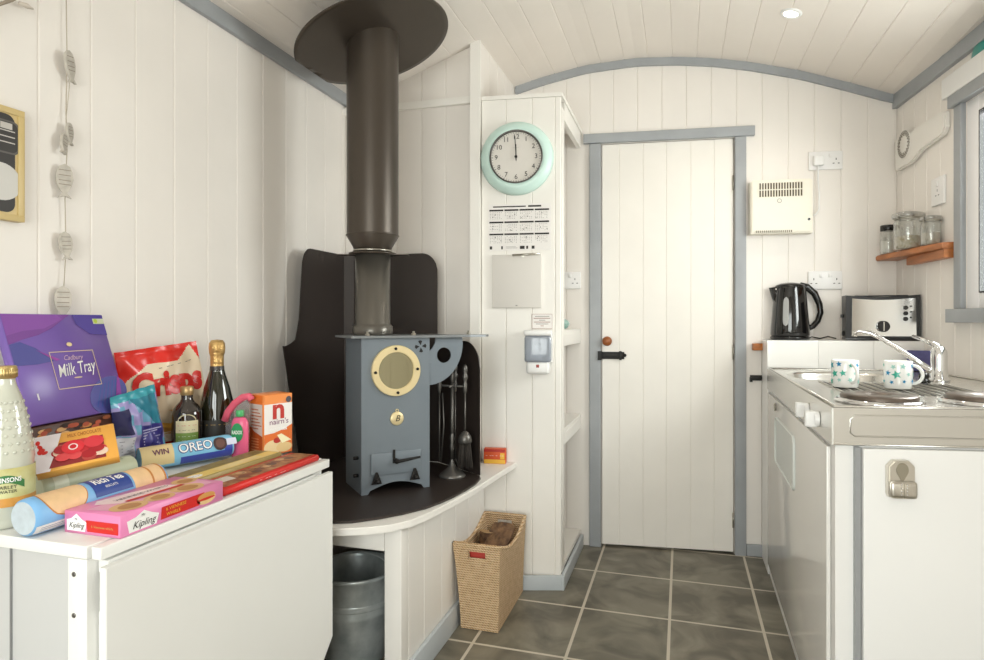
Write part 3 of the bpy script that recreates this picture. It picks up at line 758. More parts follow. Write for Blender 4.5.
# ================================================================= gateleg table
TZ = .74
TG = mat('table_laminate', '#eeede9', .35, noise=.02, scale=3)
TS = mat('table_grey_panel', '#c9c9c8', .5)  # plain grey of the table's end and side panels
V0, V1, TU = .802, 1.538, -.962
tb = thing('gateleg_table', 'white drop-leaf table against the left wall, covered in groceries', 'table', (-1.2, 1.18, 0))
b = B(); b.box(LU+.006, TU, V0, V1-.02, TZ-.022, TZ, TG, bev=.0015); part('tabletop', b, tb)
b = B(); b.box(TU+.007, TU+.028, V0+.003, V1-.025, TZ-.022, TZ-.0005, TG, bev=.0015); part('hinge_strip', b, tb)
b = B()
b.prism([(V0-.0,TZ-.032),(V1-.033,TZ-.032),(V1-.033,.255),(V1-.083,.205),(V0+.08,.205),(V0,.28)], TU+.028, TU+.043, TG, M=Tm((0,0,0),(0,1,0),(0,0,1),(1,0,0)), bev=.001)
part('drop_leaf', b, tb)
for (u_, v_) in ((TU-.042, V0), (TU-.042, V1-.08), (LU+.01, V0), (LU+.01, V1-.08)):
    b = B(); b.box(u_, u_+.042, v_, v_+.06, 0, TZ-.023, TG, bev=.0015)
    lg = part('leg', b, tb)
    if v_ == V0 and u_ > -1.2:
        for z in (.69, .62):
            b = B(); p = Vector((u_+.014, V0, z)); b.lathe([(.0042,0),(.0042,.001),(.002,.0016),(0,.0005)], mat('screw_dark', '#777470', .3, metal=1), M=Tm(p, (1,0,0), (0,0,1), (0,-1,0)), n=16); part('screw', b, lg)
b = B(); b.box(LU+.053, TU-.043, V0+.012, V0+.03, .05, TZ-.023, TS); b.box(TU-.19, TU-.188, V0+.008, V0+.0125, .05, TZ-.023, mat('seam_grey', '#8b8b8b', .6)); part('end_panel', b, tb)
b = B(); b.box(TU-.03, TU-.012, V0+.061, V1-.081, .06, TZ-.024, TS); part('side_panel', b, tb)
for z in (.655, .685):
    pass
b = B(); b.box(TU+.003, TU+.024, V0+.02, V1-.09, .69, .712, TG, bev=.001); b.box(TU+.003, TU+.024, V0+.02, V1-.09, .60, .622, TG, bev=.001); b.box(TU+.003, TU+.024, V0+.02, V0+.05, .0, .60, TG, bev=.001); b.box(TU+.003, TU+.024, V1-.14, V1-.09, .0, .60, TG, bev=.001); part('gate', b, tb)

# ---- groceries --------------------------------------------------------------------------
def P(c, r=.4, **k): return mat('print_'+c.strip('#'), c, r, **k)
ORANGE, BLUE, LBLUE, PINK = P('#e5772c'), P('#2b4490'), P('#7fb4e2'), P('#e68ab8')
RED, GOLD, PURPLE, LPUR, DBLU = P('#cf2018'), P('#c8a45c'), P('#7459a8', .3), P('#8c62b8', .25), P('#54549c', .25)
def boxthing(name, O, X, Y, Z, dims, m, label, cat, deco=None, bev=.0015, group=None):
    """box with corner O; X,Y,Z unit axes; deco(b, frames) adds the print. frames: front (X,Z at y=0), top (X,Y at z=h), left (Y reversed at x=0)"""
    w, d, h = dims; b = B(); M = Tm(O, X, Y, Z); b.box(0, w, 0, d, 0, h, m, M=M, bev=bev, seg=1)
    X, Y, Z = Vector(X), Vector(Y), Vector(Z); O = Vector(O)
    frs = {'front': (O, X, Z), 'top': (O+Z*h, X, Y), 'right': (O+X*w, Y, Z), 'left': (O+Y*d, -Y, Z)}
    if deco: deco(b, frs)
    return solo(name, b, label, cat, group)
def ell(cx, cy, rx, ry, n=28, rot=0, a0=0, a1=2*PI):
    o = []
    for i in range(n):
        a = a0+(a1-a0)*i/(n if abs(a1-a0-2*PI) < 1e-6 else n-1); x, y = rx*math.cos(a), ry*math.sin(a)
        o.append((cx+x*math.cos(rot)-y*math.sin(rot), cy+x*math.sin(rot)+y*math.cos(rot)))
    return o

# pink cake box
def deco(b, f):
    w, d, h = .13, .255, .04
    fr = f['front']; HP = P('#dd7fb0')
    b.flat([(.008,.005),(.05,.005),(.054,.022),(.044,.026),(.03,.036),(.018,.027),(.007,.024)], fr, PWHITE); b.text('Kipling', fr, .014, INK, x=.03, y=.015, shear=.4, width=.036); b.text('Mr', fr, .006, INK, x=.03, y=.026)
    b.flat([(.055,.006),(.126,.006),(.126,.026),(.052,.026)], fr, RED); b.text('6 Viennese whirls', fr, .006, GOLD, x=.09, y=.016, width=.05)
    fr = f['right']
    b.flat([(.018,.004),(.078,.004),(.084,.022),(.068,.028),(.05,.037),(.032,.029),(.013,.026)], fr, PWHITE); b.text('Kipling', fr, .018, INK, x=.049, y=.0145, shear=.4, width=.052); b.text('Mr', fr, .007, INK, x=.048, y=.029)
    b.flat([(.088,.007),(.185,.007),(.20,.03),(.09,.03)], fr, RED); b.text('6 VIENNESE', fr, .0085, YL, x=.125, y=.0235, width=.05); b.text('WHIRLS', fr, .0085, YL, x=.118, y=.0135, width=.034)
    b.flat(ell(.205,.016,.026,.011), fr, P('#e8c58e')); b.flat(ell(.205,.0205,.024,.008), fr, P('#d59a55'), lift=.001); b.flat(ell(.205,.016,.024,.0025), fr, RED, lift=.0014)
    fr = f['top']; CR = P('#dcb27c'); 
    b.flat([(.04,.01),(.11,.02),(.12,.24),(.06,.245),(.045,.12)], fr, P('#e9a9c4'))
    b.flat([(.012,.055),(.03,.035),(.065,.06),(.075,.20),(.04,.19),(.02,.12)], fr, P('#f2d9d8'), lift=.0008)
    for (x, y, r) in ((.095,.05,.027), (.10,.115,.024), (.10,.185,.028), (.055,.225,.022)): b.flat(ell(x,y,r,r*1.3), fr, CR, lift=.001); b.flat(ell(x+.002,y,r*.6,r*.8), fr, P('#b98248'), lift=.0014)
    b.flat([(.062,.07),(.072,.07),(.08,.20),(.07,.20)], fr, RED, lift=.0018); b.text('VIENNESE WHIRLS', fr, .014, INK, x=.047, y=.125, rot=PI/2-.05, width=.12, lift=.0015)
boxthing('cake_box', (-1.069,.847,TZ), (1,0,0), (0,1,0), (0,0,1), (.13,.255,.04), P('#e286b4', .35), 'pink cake box with red bands lying at the near edge of the table', 'box', deco)

# round packets: cylinder builder
def packet(name, p, q, r, base, label, bands, cap=None, nside=8):
    p, q = Vector(p), Vector(q); d = (q-p).normalized(); L = (q-p).length; side = d.cross(UP).normalized(); up = side.cross(d)
    # bend: x along axis, y arc length around from the top towards the camera side (positive = up/back)
    def bend(x, y, lift=.001):
        a = y/r; return p + d*x + (up*math.cos(a) - side*math.sin(a))*(r+lift)
    b = B(); th = bmesh.new(); n = 32; M = Tm(p, side, up, -d) 
    pr = [(0,-.001),(r*.86,0),(r*.97,-.004),(r,-.012),(r,-L+.012),(r*.97,-L+.004),(r*.86,-L),(0,-L+.001)]
    b.lathe(pr[1:-1], base, M=M, n=n); b.lathe(pr[:2], cap or base, M=M, n=n); b.lathe(pr[-2:], cap or base, M=M, n=n)
    def patch(x0, x1, a0, a1, m, lift=.0005, rx=0, n=14):
        vs, fs = [], []
        for i in range(n+1):
            for j in range(n+1):
                y = (a0+(a1-a0)*j/n)*r
                t = -1+2*j/n; sh = rx*(1-math.sqrt(max(0, 1-t*t))) if rx else 0
                vs.append(bend((x0+sh)+((x1-sh)-(x0+sh))*i/n, y, lift))
        for i in range(n):
            for j in range(n): fs.append((i*(n+1)+j, (i+1)*(n+1)+j, (i+1)*(n+1)+j+1, i*(n+1)+j+1))
        b.add(vs, fs, m, True)
    bands(b, patch, bend, r, L)
    return solo(name, b, label, 'packet')
BISC = P('#ecc696', .5, noise=.08, scale=60); BEDGE = P('#c5803a', .5)
def tea(b, patch, bend, r, L):
    # arc: negative angle = towards the aisle (camera) side
    patch(.018, .105, -1.75, .9, BEDGE, .0004, rx=.035); patch(.020, .103, -1.7, .88, BISC, .0008, rx=.035)
    patch(.115, .20, -1.35, .55, BLUE, .0008); b.text('Rich Tea', None, .024, PWHITE, x=.157, y=-.012, bend=bend, lift=.0014, width=.066, bold=.0006); b.text('BISCUITS', None, .007, PWHITE, x=.155, y=-.029, bend=bend, lift=.0014)
    patch(.205, .250, -1.6, .9, BISC, .0006); patch(.249, .254, -1.6, .9, BEDGE, .0009); patch(.254, .282, -1.55, .9, BISC, .0006); patch(.281, .286, -1.55, .9, BEDGE, .0009)
    patch(.0, .10, -2.5, -1.95, PWHITE, .0005); patch(.24, .285, -2.1, -1.55, PWHITE, .0005)
    for i in range(3): patch(.01, .095, -2.38+.13*i, -2.35+.13*i, P('#7d8fae'), .0010)
packet('biscuit_packet', (-1.105,.80,TZ+.035), (-1.108,1.095,TZ+.035), .0335, LBLUE, 'light blue tube of round biscuits with dark blue label beside the pink box', tea, cap=P('#c6d2da', .3, noise=.15, scale=50))
def oreo(b, patch, bend, r, L):
    patch(.0, .075, -2.2, 1.2, P('#e6cf9a', .45), .0005); b.text('WIN', None, .02, P('#6e3a58'), x=.045, y=-.030, bend=bend, width=.038, lift=.0012, bold=.0005)
    patch(.09, L-.006, -2.6, -1.75, P('#3a49a4', .35), .0005); patch(.20, L-.006, -1.8, -.75, P('#3f50b0', .35), .0007)
    b.text('OREO', None, .036, BLUE, x=.128, y=-.030, bend=bend, width=.086, lift=.0010, bold=.002); b.text('OREO', None, .034, PWHITE, x=.128, y=-.030, bend=bend, width=.082, lift=.0018, bold=.0004)
    patch(.172, .207, -1.7, -.45, P('#4a3333'), .0020, rx=.0175); patch(.178, .201, -1.5, -.68, P('#6d4c44'), .0026, rx=.0115)
    patch(.206, .232, -1.35, -.75, P('#d9dcf0'), .0020)
packet('sandwich_biscuit_packet', at(139,460,1.565), at(231,444.5,1.715), .0295, P('#86c6e6', .35), 'sky blue and navy biscuit tube with a beige end lying in front of the bottles', oreo)
def sage(b, patch, bend, r, L):
    patch(.05, L-.03, -.5, .1, P('#a9ae90'), .0006); b.text('- -- - --', None, .014, P('#6c7458'), x=L*.5, y=-.012, bend=bend, width=L*.6, lift=.001)
    patch(.02, .05, -2.0, .8, P('#e3e6cf'), .0006)
packet('sage_packet', at(36,489,1.27), at(131,466,1.47), .027, P('#c6ccb0', .4), 'pale sage green packet lying behind the light blue biscuit tube', sage)
# blue foil end between packets
b = B(); b.tube([at(112,462,1.56), at(122,458,1.58), at(133,461,1.60)], [.014,.018,.01], P('#3e3c88', .3), n=10)
solo('foil_wrapped_bar', b, 'small dark blue foil sweet tucked behind the sage packet', 'sweet')

# flat red packet and gold box at the front right
def deco(b, f):
    fr = f['top']
    b.flat([(.012,.02),(.085,.02),(.08,.37),(.018,.37)], fr, P('#b98a5a', .5, col2='#8a4a2c', scale=50)); b.flat([(.015,.03),(.05,.03),(.055,.09),(.02,.10)], fr, P('#dcd2c6'), lift=.001)
    for i in range(9): b.flat(ell(.03+.04*random.random(), .11+.025*i, .012, .014), fr, P(('#7a4428','#caa070','#5f3a26')[i%3]), lift=.0012)
    b.text('- -- - --', fr, .03, P('#43302a'), x=.035, y=.19, rot=PI/2, width=.12, lift=.0018)
    b.text('- -- - --', f['right'], .008, PWHITE, x=.17, y=.008, width=.10)
boxthing('snack_packet', (-1.045,1.115,TZ), (1,0,0), (0,1,0), (0,0,1), (.095,.375,.016), RED, 'flat red snack packet along the table edge below the cracker box', 'packet', deco, bev=.004)
def deco(b, f):
    fr = f['top']; b.flat([(.045,.004),(.083,.004),(.083,.34),(.045,.34)], fr, P('#eecf72')); b.flat([(.002,.01),(.04,.01),(.04,.33),(.002,.33)], fr, P('#9b8a52', .45, col2='#7d6a3c', scale=30))
    b.flat(ell(.064,.05,.012,.022), fr, PWHITE, lift=.001); b.text('- -- - --', fr, .018, P('#7a4a6a'), x=.064, y=.05, rot=PI/2, width=.03, lift=.0014)
    b.flat(rect(.05,.078,.12,.28), fr, P('#f3dc9a'), lift=.001)
boxthing('shortbread_box', (-1.134,1.112,TZ), (1,0,0), (0,1,0), (0,0,1), (.086,.345,.024), P('#a5935a', .4), 'flat gold and yellow box between the red packet and the blue tube', 'box', deco)

# orange cracker box
cn_ = Vector((-.644, 1.75)); an = math.radians(53)
fl0 = uv(cn_.x, cn_.y, TZ); Xn = uv(math.cos(an), math.sin(an)); wn = .093; Yn = Vector((-Xn.y, Xn.x, 0))
def deco(b, f):
    w, h = wn, .172; fr = f['front']
    b.flat(rect(.001, w-.001, .001, .145), fr, P('#eeeae6'), lift=.0005); b.flat([(.001,.145),(w*.4,.148),(w-.001,.158),(w-.001,.171),(.001,.171)], fr, P('#f0924a'), lift=.0006)
    b.flat([(.001,.001),(w-.001,.001),(w-.001,.082),(w*.7,.07),(w*.35,.062),(.001,.06)], fr, P('#e0702e'), lift=.0008)
    b.flat(ell(w*.32,.022,.03,.02), fr, P('#e9cfa0'), lift=.0011); b.flat(ell(w*.7,.018,.026,.014), fr, P('#e6c68e'), lift=.0012); b.flat([(w*.45,.055),(w*.62,.03),(w*.95,.036),(w*.6,.058)], fr, P('#f6ecc2'), lift=.0014)
    b.flat(ell(w*.45,.04,.012,.008), fr, P('#b8322a'), lift=.0013)
    b.text('n', fr, .085, P('#c0362c'), x=w*.5, y=.128, lift=.0012, bold=.0025, width=w*.40, sy=.95); b.text("nairn's", fr, .022, P('#7d3a6a'), x=w*.52, y=.093, lift=.0014, width=w*.66); b.text('oatcakes', fr, .017, PWHITE, x=w*.5, y=.073, lift=.0014, width=w*.6, bold=.0004)
    b.flat(ell(w*.86,.155,.009,.009), fr, P('#4d4a52'), lift=.0014)
    fr = f['left']; d = .07
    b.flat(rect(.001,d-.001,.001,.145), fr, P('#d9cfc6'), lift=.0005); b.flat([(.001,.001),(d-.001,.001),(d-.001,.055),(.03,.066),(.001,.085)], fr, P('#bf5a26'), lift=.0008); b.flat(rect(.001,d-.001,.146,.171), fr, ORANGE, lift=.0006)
    for i in range(7): b.flat(rect(.015, .05+.008*(i%3), .128-.009*i, .131-.009*i), fr, P('#b9663a'), lift=.001)
    for i in range(5): b.flat(rect(.015, .052, .045-.008*i, .0475-.008*i), fr, P('#e3a070'), lift=.0011)
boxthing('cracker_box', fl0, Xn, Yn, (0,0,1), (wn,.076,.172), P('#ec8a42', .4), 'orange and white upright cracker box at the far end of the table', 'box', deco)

# bottles -----------------------------------------------------------------------------------
def bottle_label(b, c, r, z0, z1, a0, a1, m, lift=.0006, n=20):
    b.lathe([(r+lift, z0), (r+lift, z1)], m, c=c, n=n, a0=a0, a1=a1)
def cam_ang(c): return math.atan2(-c[1], -c[0])
def bendv(c, r, lift0=.0012):
    a0 = cam_ang(c)
    def f(x, y, l=.0012): a = a0 + x/r; return Vector((c[0]+(r+l)*math.cos(a), c[1]+(r+l)*math.sin(a), c[2]+y))
    return f
# squash bottle
c = uv(-.906,1.165,TZ); cc_ = at(5,400,1.165); c = Vector((cc_.x, cc_.y, TZ))
sq = thing('squash_bottle', 'tall dimpled bottle of cloudy pale squash with a gold cap, left end of the table', 'bottle', c)
prof = [(0,.002),(.038,0),(.045,.006),(.047,.02),(.0455,.045),(.0455,.115),(.046,.125),(.044,.15),(.036,.20),(.026,.24),(.0185,.26),(.016,.27),(.016,.276)]
b = B(); b.lathe(prof, mat('cloudy_squash', '#c9cabb', .12, coat=1, spec=.7), c=c, n=48)
DIM = mat('cloudy_squash', '')
for j in range(7):
    for i in range(22):
        z = .14+.015*j; 
        r = None
        for (ra, za), (rb, zb) in zip(prof, prof[1:]):
            if za <= z <= zb and zb > za: r = ra+(rb-ra)*(z-za)/(zb-za)
        a = 2*PI*(i+.5*(j%2))/22
        b.lathe([(.0036,0),(.0026,.0014),(0,.002)], DIM, n=8, M=Matrix.Translation((c.x+r*math.cos(a), c.y+r*math.sin(a), TZ+z)) @ Matrix.Rotation(a, 4, 'Z') @ Matrix.Rotation(PI/2, 4, 'Y'))
part('body', b, sq)
b = B(); a0 = cam_ang(c); bottle_label(b, c, .0462, .042, .112, a0-1.9, a0+1.9, P('#d9d8a4', .5, col2='#c0b56e', scale=20))
bottle_label(b, c, .0466, .042, .058, a0-1.9, a0+1.9, P('#d99a4a'), .0006)
bf = bendv(c, .0466); G = P('#3e7a44')
pts = [(-.03+.06*i/16, .088+.012*math.sin(PI*i/16)) for i in range(17)]; vs = [bf(x, y, .001) for x, y in pts] + [bf(x, y-.014, .001) for x, y in pts]
b.add(vs, [(i, 17+i, 18+i, 1+i) for i in range(16)], G); b.text('ROBINSONS', None, .012, PWHITE, x=0, y=.091, bend=bf, width=.048, lift=.0016, bold=.0003)
b.text('BARLEY', None, .009, INK, x=.002, y=.078, bend=bf, lift=.0014); b.text('WATER', None, .008, INK, x=.004, y=.070, bend=bf, lift=.0014); part('label', b, sq, 'pale yellow and green label')
b = B(); n = 30; b.cyl((c.x,c.y,TZ+.274), .0185, .024, mat('gold_cap', '#cbb27a', .3, metal=.8), n=40, bev=.002)
for i in range(n):
    a = 2*PI*i/n; b.tube([(c.x+.0185*math.cos(a), c.y+.0185*math.sin(a), TZ+.277), (c.x+.0185*math.cos(a), c.y+.0185*math.sin(a), TZ+.292)], .0012, mat('gold_cap', ''), n=5)
part('cap', b, sq, 'gold screw cap')

# vinegar bottle
cc_ = at(187,420,1.74); c = Vector((cc_.x, cc_.y, TZ))
vb = thing('vinegar_bottle', 'short dark bottle with gold cap and cream and green label', 'bottle', c)
DG = mat('dark_glass', '#20140d', .06, coat=1); b = B()
b.lathe([(0,.002),(.034,0),(.039,.006),(.040,.02),(.040,.120),(.038,.133),(.028,.148),(.018,.158),(.0155,.165),(.0155,.18)], DG, c=c, n=48); part('body', b, vb)
b = B(); b.cyl((c.x,c.y,TZ+.174), .0175, .026, mat('pale_gold_cap', '#b79a6c', .35, metal=.6), n=36, bev=.003); part('cap', b, vb, 'pale gold cap')
a0 = cam_ang(c); bf = bendv(c, .0402); b = B(); bottle_label(b, c, .0402, .075, .108, a0-.75, a0+.75, P('#e3d9b4')); bottle_label(b, c, .0404, .035, .075, a0-.75, a0+.75, P('#7f9c4c'))
pts = [(.024*math.cos(PI*i/14), .108+.018*math.sin(PI*i/14)) for i in range(15)]; b.add([bf(x,y,.0008) for x, y in pts], [tuple(range(15))], P('#e3d9b4'))
b.text('- -- - --', None, .010, RED, x=0, y=.096, bend=bf, width=.048); b.text('- -- - --', None, .009, INK, x=0, y=.083, bend=bf, width=.04); b.text('- -- - --', None, .008, PWHITE, x=0, y=.066, bend=bf, width=.044); b.text('- -- - --', None, .006, PWHITE, x=0, y=.055, bend=bf, width=.044)
part('label', b, vb, 'cream and green label')

# sparkling wine
cc_ = at(217,420,1.81); c = Vector((cc_.x, cc_.y, TZ))
sw = thing('sparkling_wine_bottle', 'dark green sparkling wine bottle with gold foil top by the wall', 'bottle', c)
b = B(); b.lathe([(0,.004),(.04,0),(.0455,.008),(.0465,.03),(.0465,.12),(.044,.15),(.035,.19),(.024,.225),(.018,.25),(.0165,.27),(.0165,.30)], mat('green_glass', '#1e1e10', .07, coat=1), c=c, n=48); part('body', b, sw)
GF = mat('gold_foil', '#c9a468', .32, metal=.7, bump=.5, bscale=90); b = B(); b.lathe([(.0185,.245),(.0185,.28),(.0195,.285),(.0215,.29),(.0225,.305),(.0215,.318),(.016,.327),(0,.329)], GF, c=c, n=28); part('foil', b, sw, 'crinkled gold foil')
a0 = cam_ang(c); b = B(); bf = bendv(c, .0205); b.lathe([(.0215,.228),(.0192,.252)], P('#3a3634', .4), c=c, n=24, a0=a0-1.5, a1=a0+1.5); b.text('- -- - --', None, .010, PWHITE, x=0, y=.238, bend=bf, width=.016, lift=.003); part('neck_label', b, sw, 'small dark neck label')
b = B(); bottle_label(b, c, .0468, .04, .10, a0-.9, a0+.9, P('#2c2a26', .5)); bf = bendv(c, .0472); b.text('- -- - --', None, .013, GOLD, x=0, y=.088, bend=bf, width=.06); part('label', b, sw)

# pink-lidded clear tub and shower gel
cc_ = at(238,430,1.762); c = Vector((cc_.x, cc_.y, TZ))
po = thing('wash_pouch', 'clear plastic pouch with a curved pink zip beside the wine bottle', 'pouch', c)
X1 = (uv(1,-.1)-uv(0,0)).normalized(); M = Tm(c, X1, (-X1.y, X1.x, 0), UP)
b = B(); CL = clear_mat('clear_vinyl', '#f2eeee', .2, .08, .12, '#e8dfe0'); b.prism([(-.034,0),(.034,0),(.038,.155),(.03,.163),(.012,.158),(-.034,.105)], -.002, .002, CL, M=M @ Tm((0,-.004,0), (1,0,0), (0,0,1), (0,-1,0))); part('panel', b, po)
b = B(); b.tube([M @ Vector(v) for v in ((-.036,-.006,.10),(-.026,-.006,.125),(-.006,-.006,.15),(.018,-.006,.167),(.036,-.006,.17),(.043,-.006,.16))], .0105, P('#e4637a', .35), n=10); part('zip', b, po, 'curved pink zip')
cc_ = at(240,430,1.725); c = Vector((cc_.x, cc_.y, TZ))
sg = thing('shower_gel_bottle', 'pink shower gel bottle with round green label beside the cracker box', 'bottle', c)
M = Tm(c, X1, (-X1.y, X1.x, 0), UP)
b = B(); bo = [(r, z) for r, z in ((0,.0),(.020,.0),(.0235,.004),(.024,.06),(.0235,.10),(.018,.112),(.01,.116),(0,.117))]; b.lathe(bo, P('#e4648c', .25), n=36, M=M @ Matrix.Diagonal((1,.6,1,1))); part('body', b, sg)
b = B(); fr = (M @ Vector((0,-.0155,0)), X1, UP); b.flat(ell(.0,.075,.017,.026), fr, P('#2f9a5e')); b.text('RADOX', fr, .014, PWHITE, x=0, y=.075, width=.03, bold=.0004); part('label', b, sg, 'round green label')
b = B(); b.cyl((0,0,.117), .011, .018, P('#4fae6c', .3), M=M, n=24, bev=.002); part('cap', b, sg, 'green cap')

# chocolate boxes ------------------------------------------------------------------------------
k = .965
def sc(p): return Vector((0,0,H)) + (p-Vector((0,0,H)))*k
BL, BR_, TL = Vector((-1.3055,.9603,.9006)), Vector((-1.348,1.2375,.901)), Vector((-1.3785,.9488,1.1381))
X = (BR_-BL); wM = X.length; X.normalize(); Z = (TL-BL); Z -= X*Z.dot(X); hM = Z.length; Z.normalize(); Yb = Z.cross(X)
if Yb.dot(BL-Vector((0,0,H))) < 0: Yb = -Yb
def deco(b, f):
    fr = (BL, X, Z); w, h = wM, hM
    b.flat([(.0,h-.001),(.0,h*.72),(w*.12,h*.76),(w*.28,h*.80),(w*.42,h*.86),(w*.58,h*.96),(w*.64,h-.001)], fr, P('#7d4a9a', .25), lift=.0006)
    b.flat([(.0,h*.80),(w*.15,h*.84),(w*.35,h*.86),(w*.55,h*.95),(w*.5,h-.001),(.0,h-.001)], fr, P('#8a52a8', .25), lift=.0009)
    b.flat(ell(w*.02,h*.63,w*.22,h*.11, rot=.05)[0:15]+[(0.001,h*.63),(0.001,h*.53),(w*.3,h*.55)], fr, DBLU, lift=.0008) if False else None
    b.flat([(.001,h*.72),(w*.10,h*.74),(w*.22,h*.68),(w*.36,h*.55),(w*.2,h*.53),(.001,h*.53)], fr, DBLU, lift=.0010)
    b.flat([(w*.22,h*.66),(w*.26,h*.64),(w*.42,h*.56),(w*.38,h*.55)], fr, P('#a04aa8', .25), lift=.0013)
    b.flat([(w*.66,h-.001),(w*.68,h*.90),(w*.80,h*.80),(w*.999,h*.78),(w*.999,h-.001)], fr, P('#57489a', .25), lift=.0007)
    b.flat(ell(w*.83,h*.17,w*.23,h*.17, rot=.35), fr, DBLU, lift=.0008) if True else None
    for i in range(5): b.flat([(w*(.66+.05*i),h*.06),(w*(.67+.05*i),h*.06),(w*(.78+.045*i),h*(.28+.01*i)),(w*(.77+.045*i),h*(.28+.01*i))], fr, P('#3c5aa0', .25), lift=.0012)
    b.flat([(w*.90,h*.14),(w*.96,h*.10),(w*.995,h*.32),(w*.98,h*.36)], fr, P('#8d3f9c', .25), lift=.0014)
    x0, x1, y0, y1 = w*.33, w*.78, h*.28, h*.635; g = P('#e6cf9e', .4); t_ = .0016
    for q in (rect(x0,x1,y0,y0+t_), rect(x0,x1,y1-t_,y1), rect(x0,x0+t_,y0,y1), rect(x1-t_,x1,y0,y1)): b.flat(q, fr, g, lift=.0016)
    b.text('Milk Tray', fr, .042, PWHITE, x=(x0+x1)/2, y=h*.46, lift=.0016, width=w*.40, shear=.35, rot=.08, bold=.0001); b.text('Cadbury', fr, .017, P('#d8b8c8'), x=w*.55, y=h*.57, lift=.0016, width=w*.2, shear=.4)
    b.flat(ell(w*.55,h*.70,.008,.005), fr, g, lift=.0016); b.flat(ell(w*.55,h*.375,.012,.0015), fr, g, lift=.0016)
    b.flat(rect(w*.12,w*.135,h*.21,h*.27), fr, P('#e6e2ea'), lift=.0016)
    b.flat([(w*.87,h*.90),(w*.995,h*.90),(w*.995,h*.955),(w*.87,h*.955)], fr, P('#c9cfb0'), lift=.0016); b.flat(ell(w*.9,h*.93,.006,.006), fr, P('#b6cc48'), lift=.002)
b = B(); M = Tm(BL, X, Yb, Z); b.box(0, wM, 0, .022, 0, hM, PURPLE, M=M, bev=.0012, seg=1); deco(b, None)
solo('chocolate_box', b, 'large purple chocolate box leaning against the wall above the others', 'box')
# brown assorted box that carries it
A0, A1 = Vector((-1.3005,.966,0)), Vector((-1.336,1.20,0)); Xb = (A1-A0); Xb.z = 0; wb = Xb.length; Xb.normalize(); Yq = Vector((-Xb.y, Xb.x, 0))
if Yq.x > 0: Yq = -Yq
O_ = Vector((A0.x, A0.y, TZ)); hb = .157
BRN = P('#4a2a1e', .4); b = B(); M = Tm(O_, Xb, Yq, UP); b.box(0, wb, .0, .05, 0, hb, BRN, M=M, bev=.001, seg=1); fr = (O_, Xb, UP)
if Xb.cross(UP).dot(Yq) > 0: fr = (O_+Xb*wb, -Xb, UP)
rr = random.Random(3)
for i in range(26):
    x_, y_ = rr.random()*(wb-.02)+.01, hb-.03+rr.random()*.024
    b.add([O_ + Xb*(x_+ex) + UP*(y_+ey) - Yq*(.0007+.0001*i) for ex, ey in ell(0,0,.009+.006*rr.random(),.005,n=12)], [tuple(range(12))], P(rr.choice(['#c98a4a','#8a4a2a','#e0b27c','#2c1a18','#b5533a'])))
solo('assorted_chocolate_box', b, 'dark brown picture box standing under the purple box', 'box')
# orange window box leaning in front
c0, c1, c2 = [Vector((p[0]*.965, p[1]*.965, H+(p[2]-H)*.965)) for p in ((-1.2641,.9415,.8074), (-1.1717,1.055,.8271), (-1.322,.9776,.8716))]
X = (c1-c0); w = X.length; X.normalize(); Z = (c2-c0); Z -= X*Z.dot(X); h = Z.length; Z.normalize(); N = X.cross(Z)
if N.dot(c0-Vector((0,0,H))) > 0: N = -N
b = B(); AMB = P('#e8a84a', .4)
M = Tm(c0, X, -N, Z); b.box(0, w, 0, .022, 0, h, AMB, M=M, bev=.001, seg=1)
def fl(pts, m, lift): b.add([c0 + X*p[0] + Z*p[1] + N*lift for p in pts], [tuple(range(len(pts)))], m)
fl([(0,0),(w*.16,0),(w*.34,h),(0,h)], P('#e6dfe4'), .0006)
fl([(w*.15,h*.07),(w*.84,h*.07),(w*.84,h*.72),(w*.30,h*.72)], P('#8c2a2c', .2), .0008)
for i in range(22):
    x_, y_ = w*(.27+.54*rr.random()), h*(.13+.5*rr.random()); fl(ell(x_,y_,.013,.010,n=14), P(rr.choice(['#c22f36','#a81f28','#d8484c','#e8c9b4','#b84a44']), .15), .001+.0001*i)
fl(ell(w*.46,h*.52,.020,.017), P('#d8303a', .15), .0036); fl(ell(w*.46,h*.52,.0085,.008), P('#f2dcdc', .2), .0039); fl(ell(w*.46,h*.52,.006,.0055), P('#c8202c', .2), .0042); fl(ell(w*.72,h*.56,.018,.015), P('#cf3640', .15), .0036)
frb = (c0, X, Z) if X.cross(Z).dot(N) > 0 else (c0+X*w, -X, Z)
b.text('MILK CHOCOLATE', frb, .013, P('#a5581e'), x=w*.62, y=h*.86, width=w*.42, lift=.0012)
for (x_, y_) in ((.06,.55),(.09,.62),(.07,.7),(.12,.52),(.05,.82)): fl(ell(w*x_,h*y_,.006,.004,n=10,rot=x_*30), RED, .001)
fl([(w*.05,h*.55),(w*.13,h*.50),(w*.12,h*.57),(w*.08,h*.62)], RED, .0012)
solo('truffle_box', b, 'amber chocolate box with a window of red truffles, leaning on the brown box', 'box')

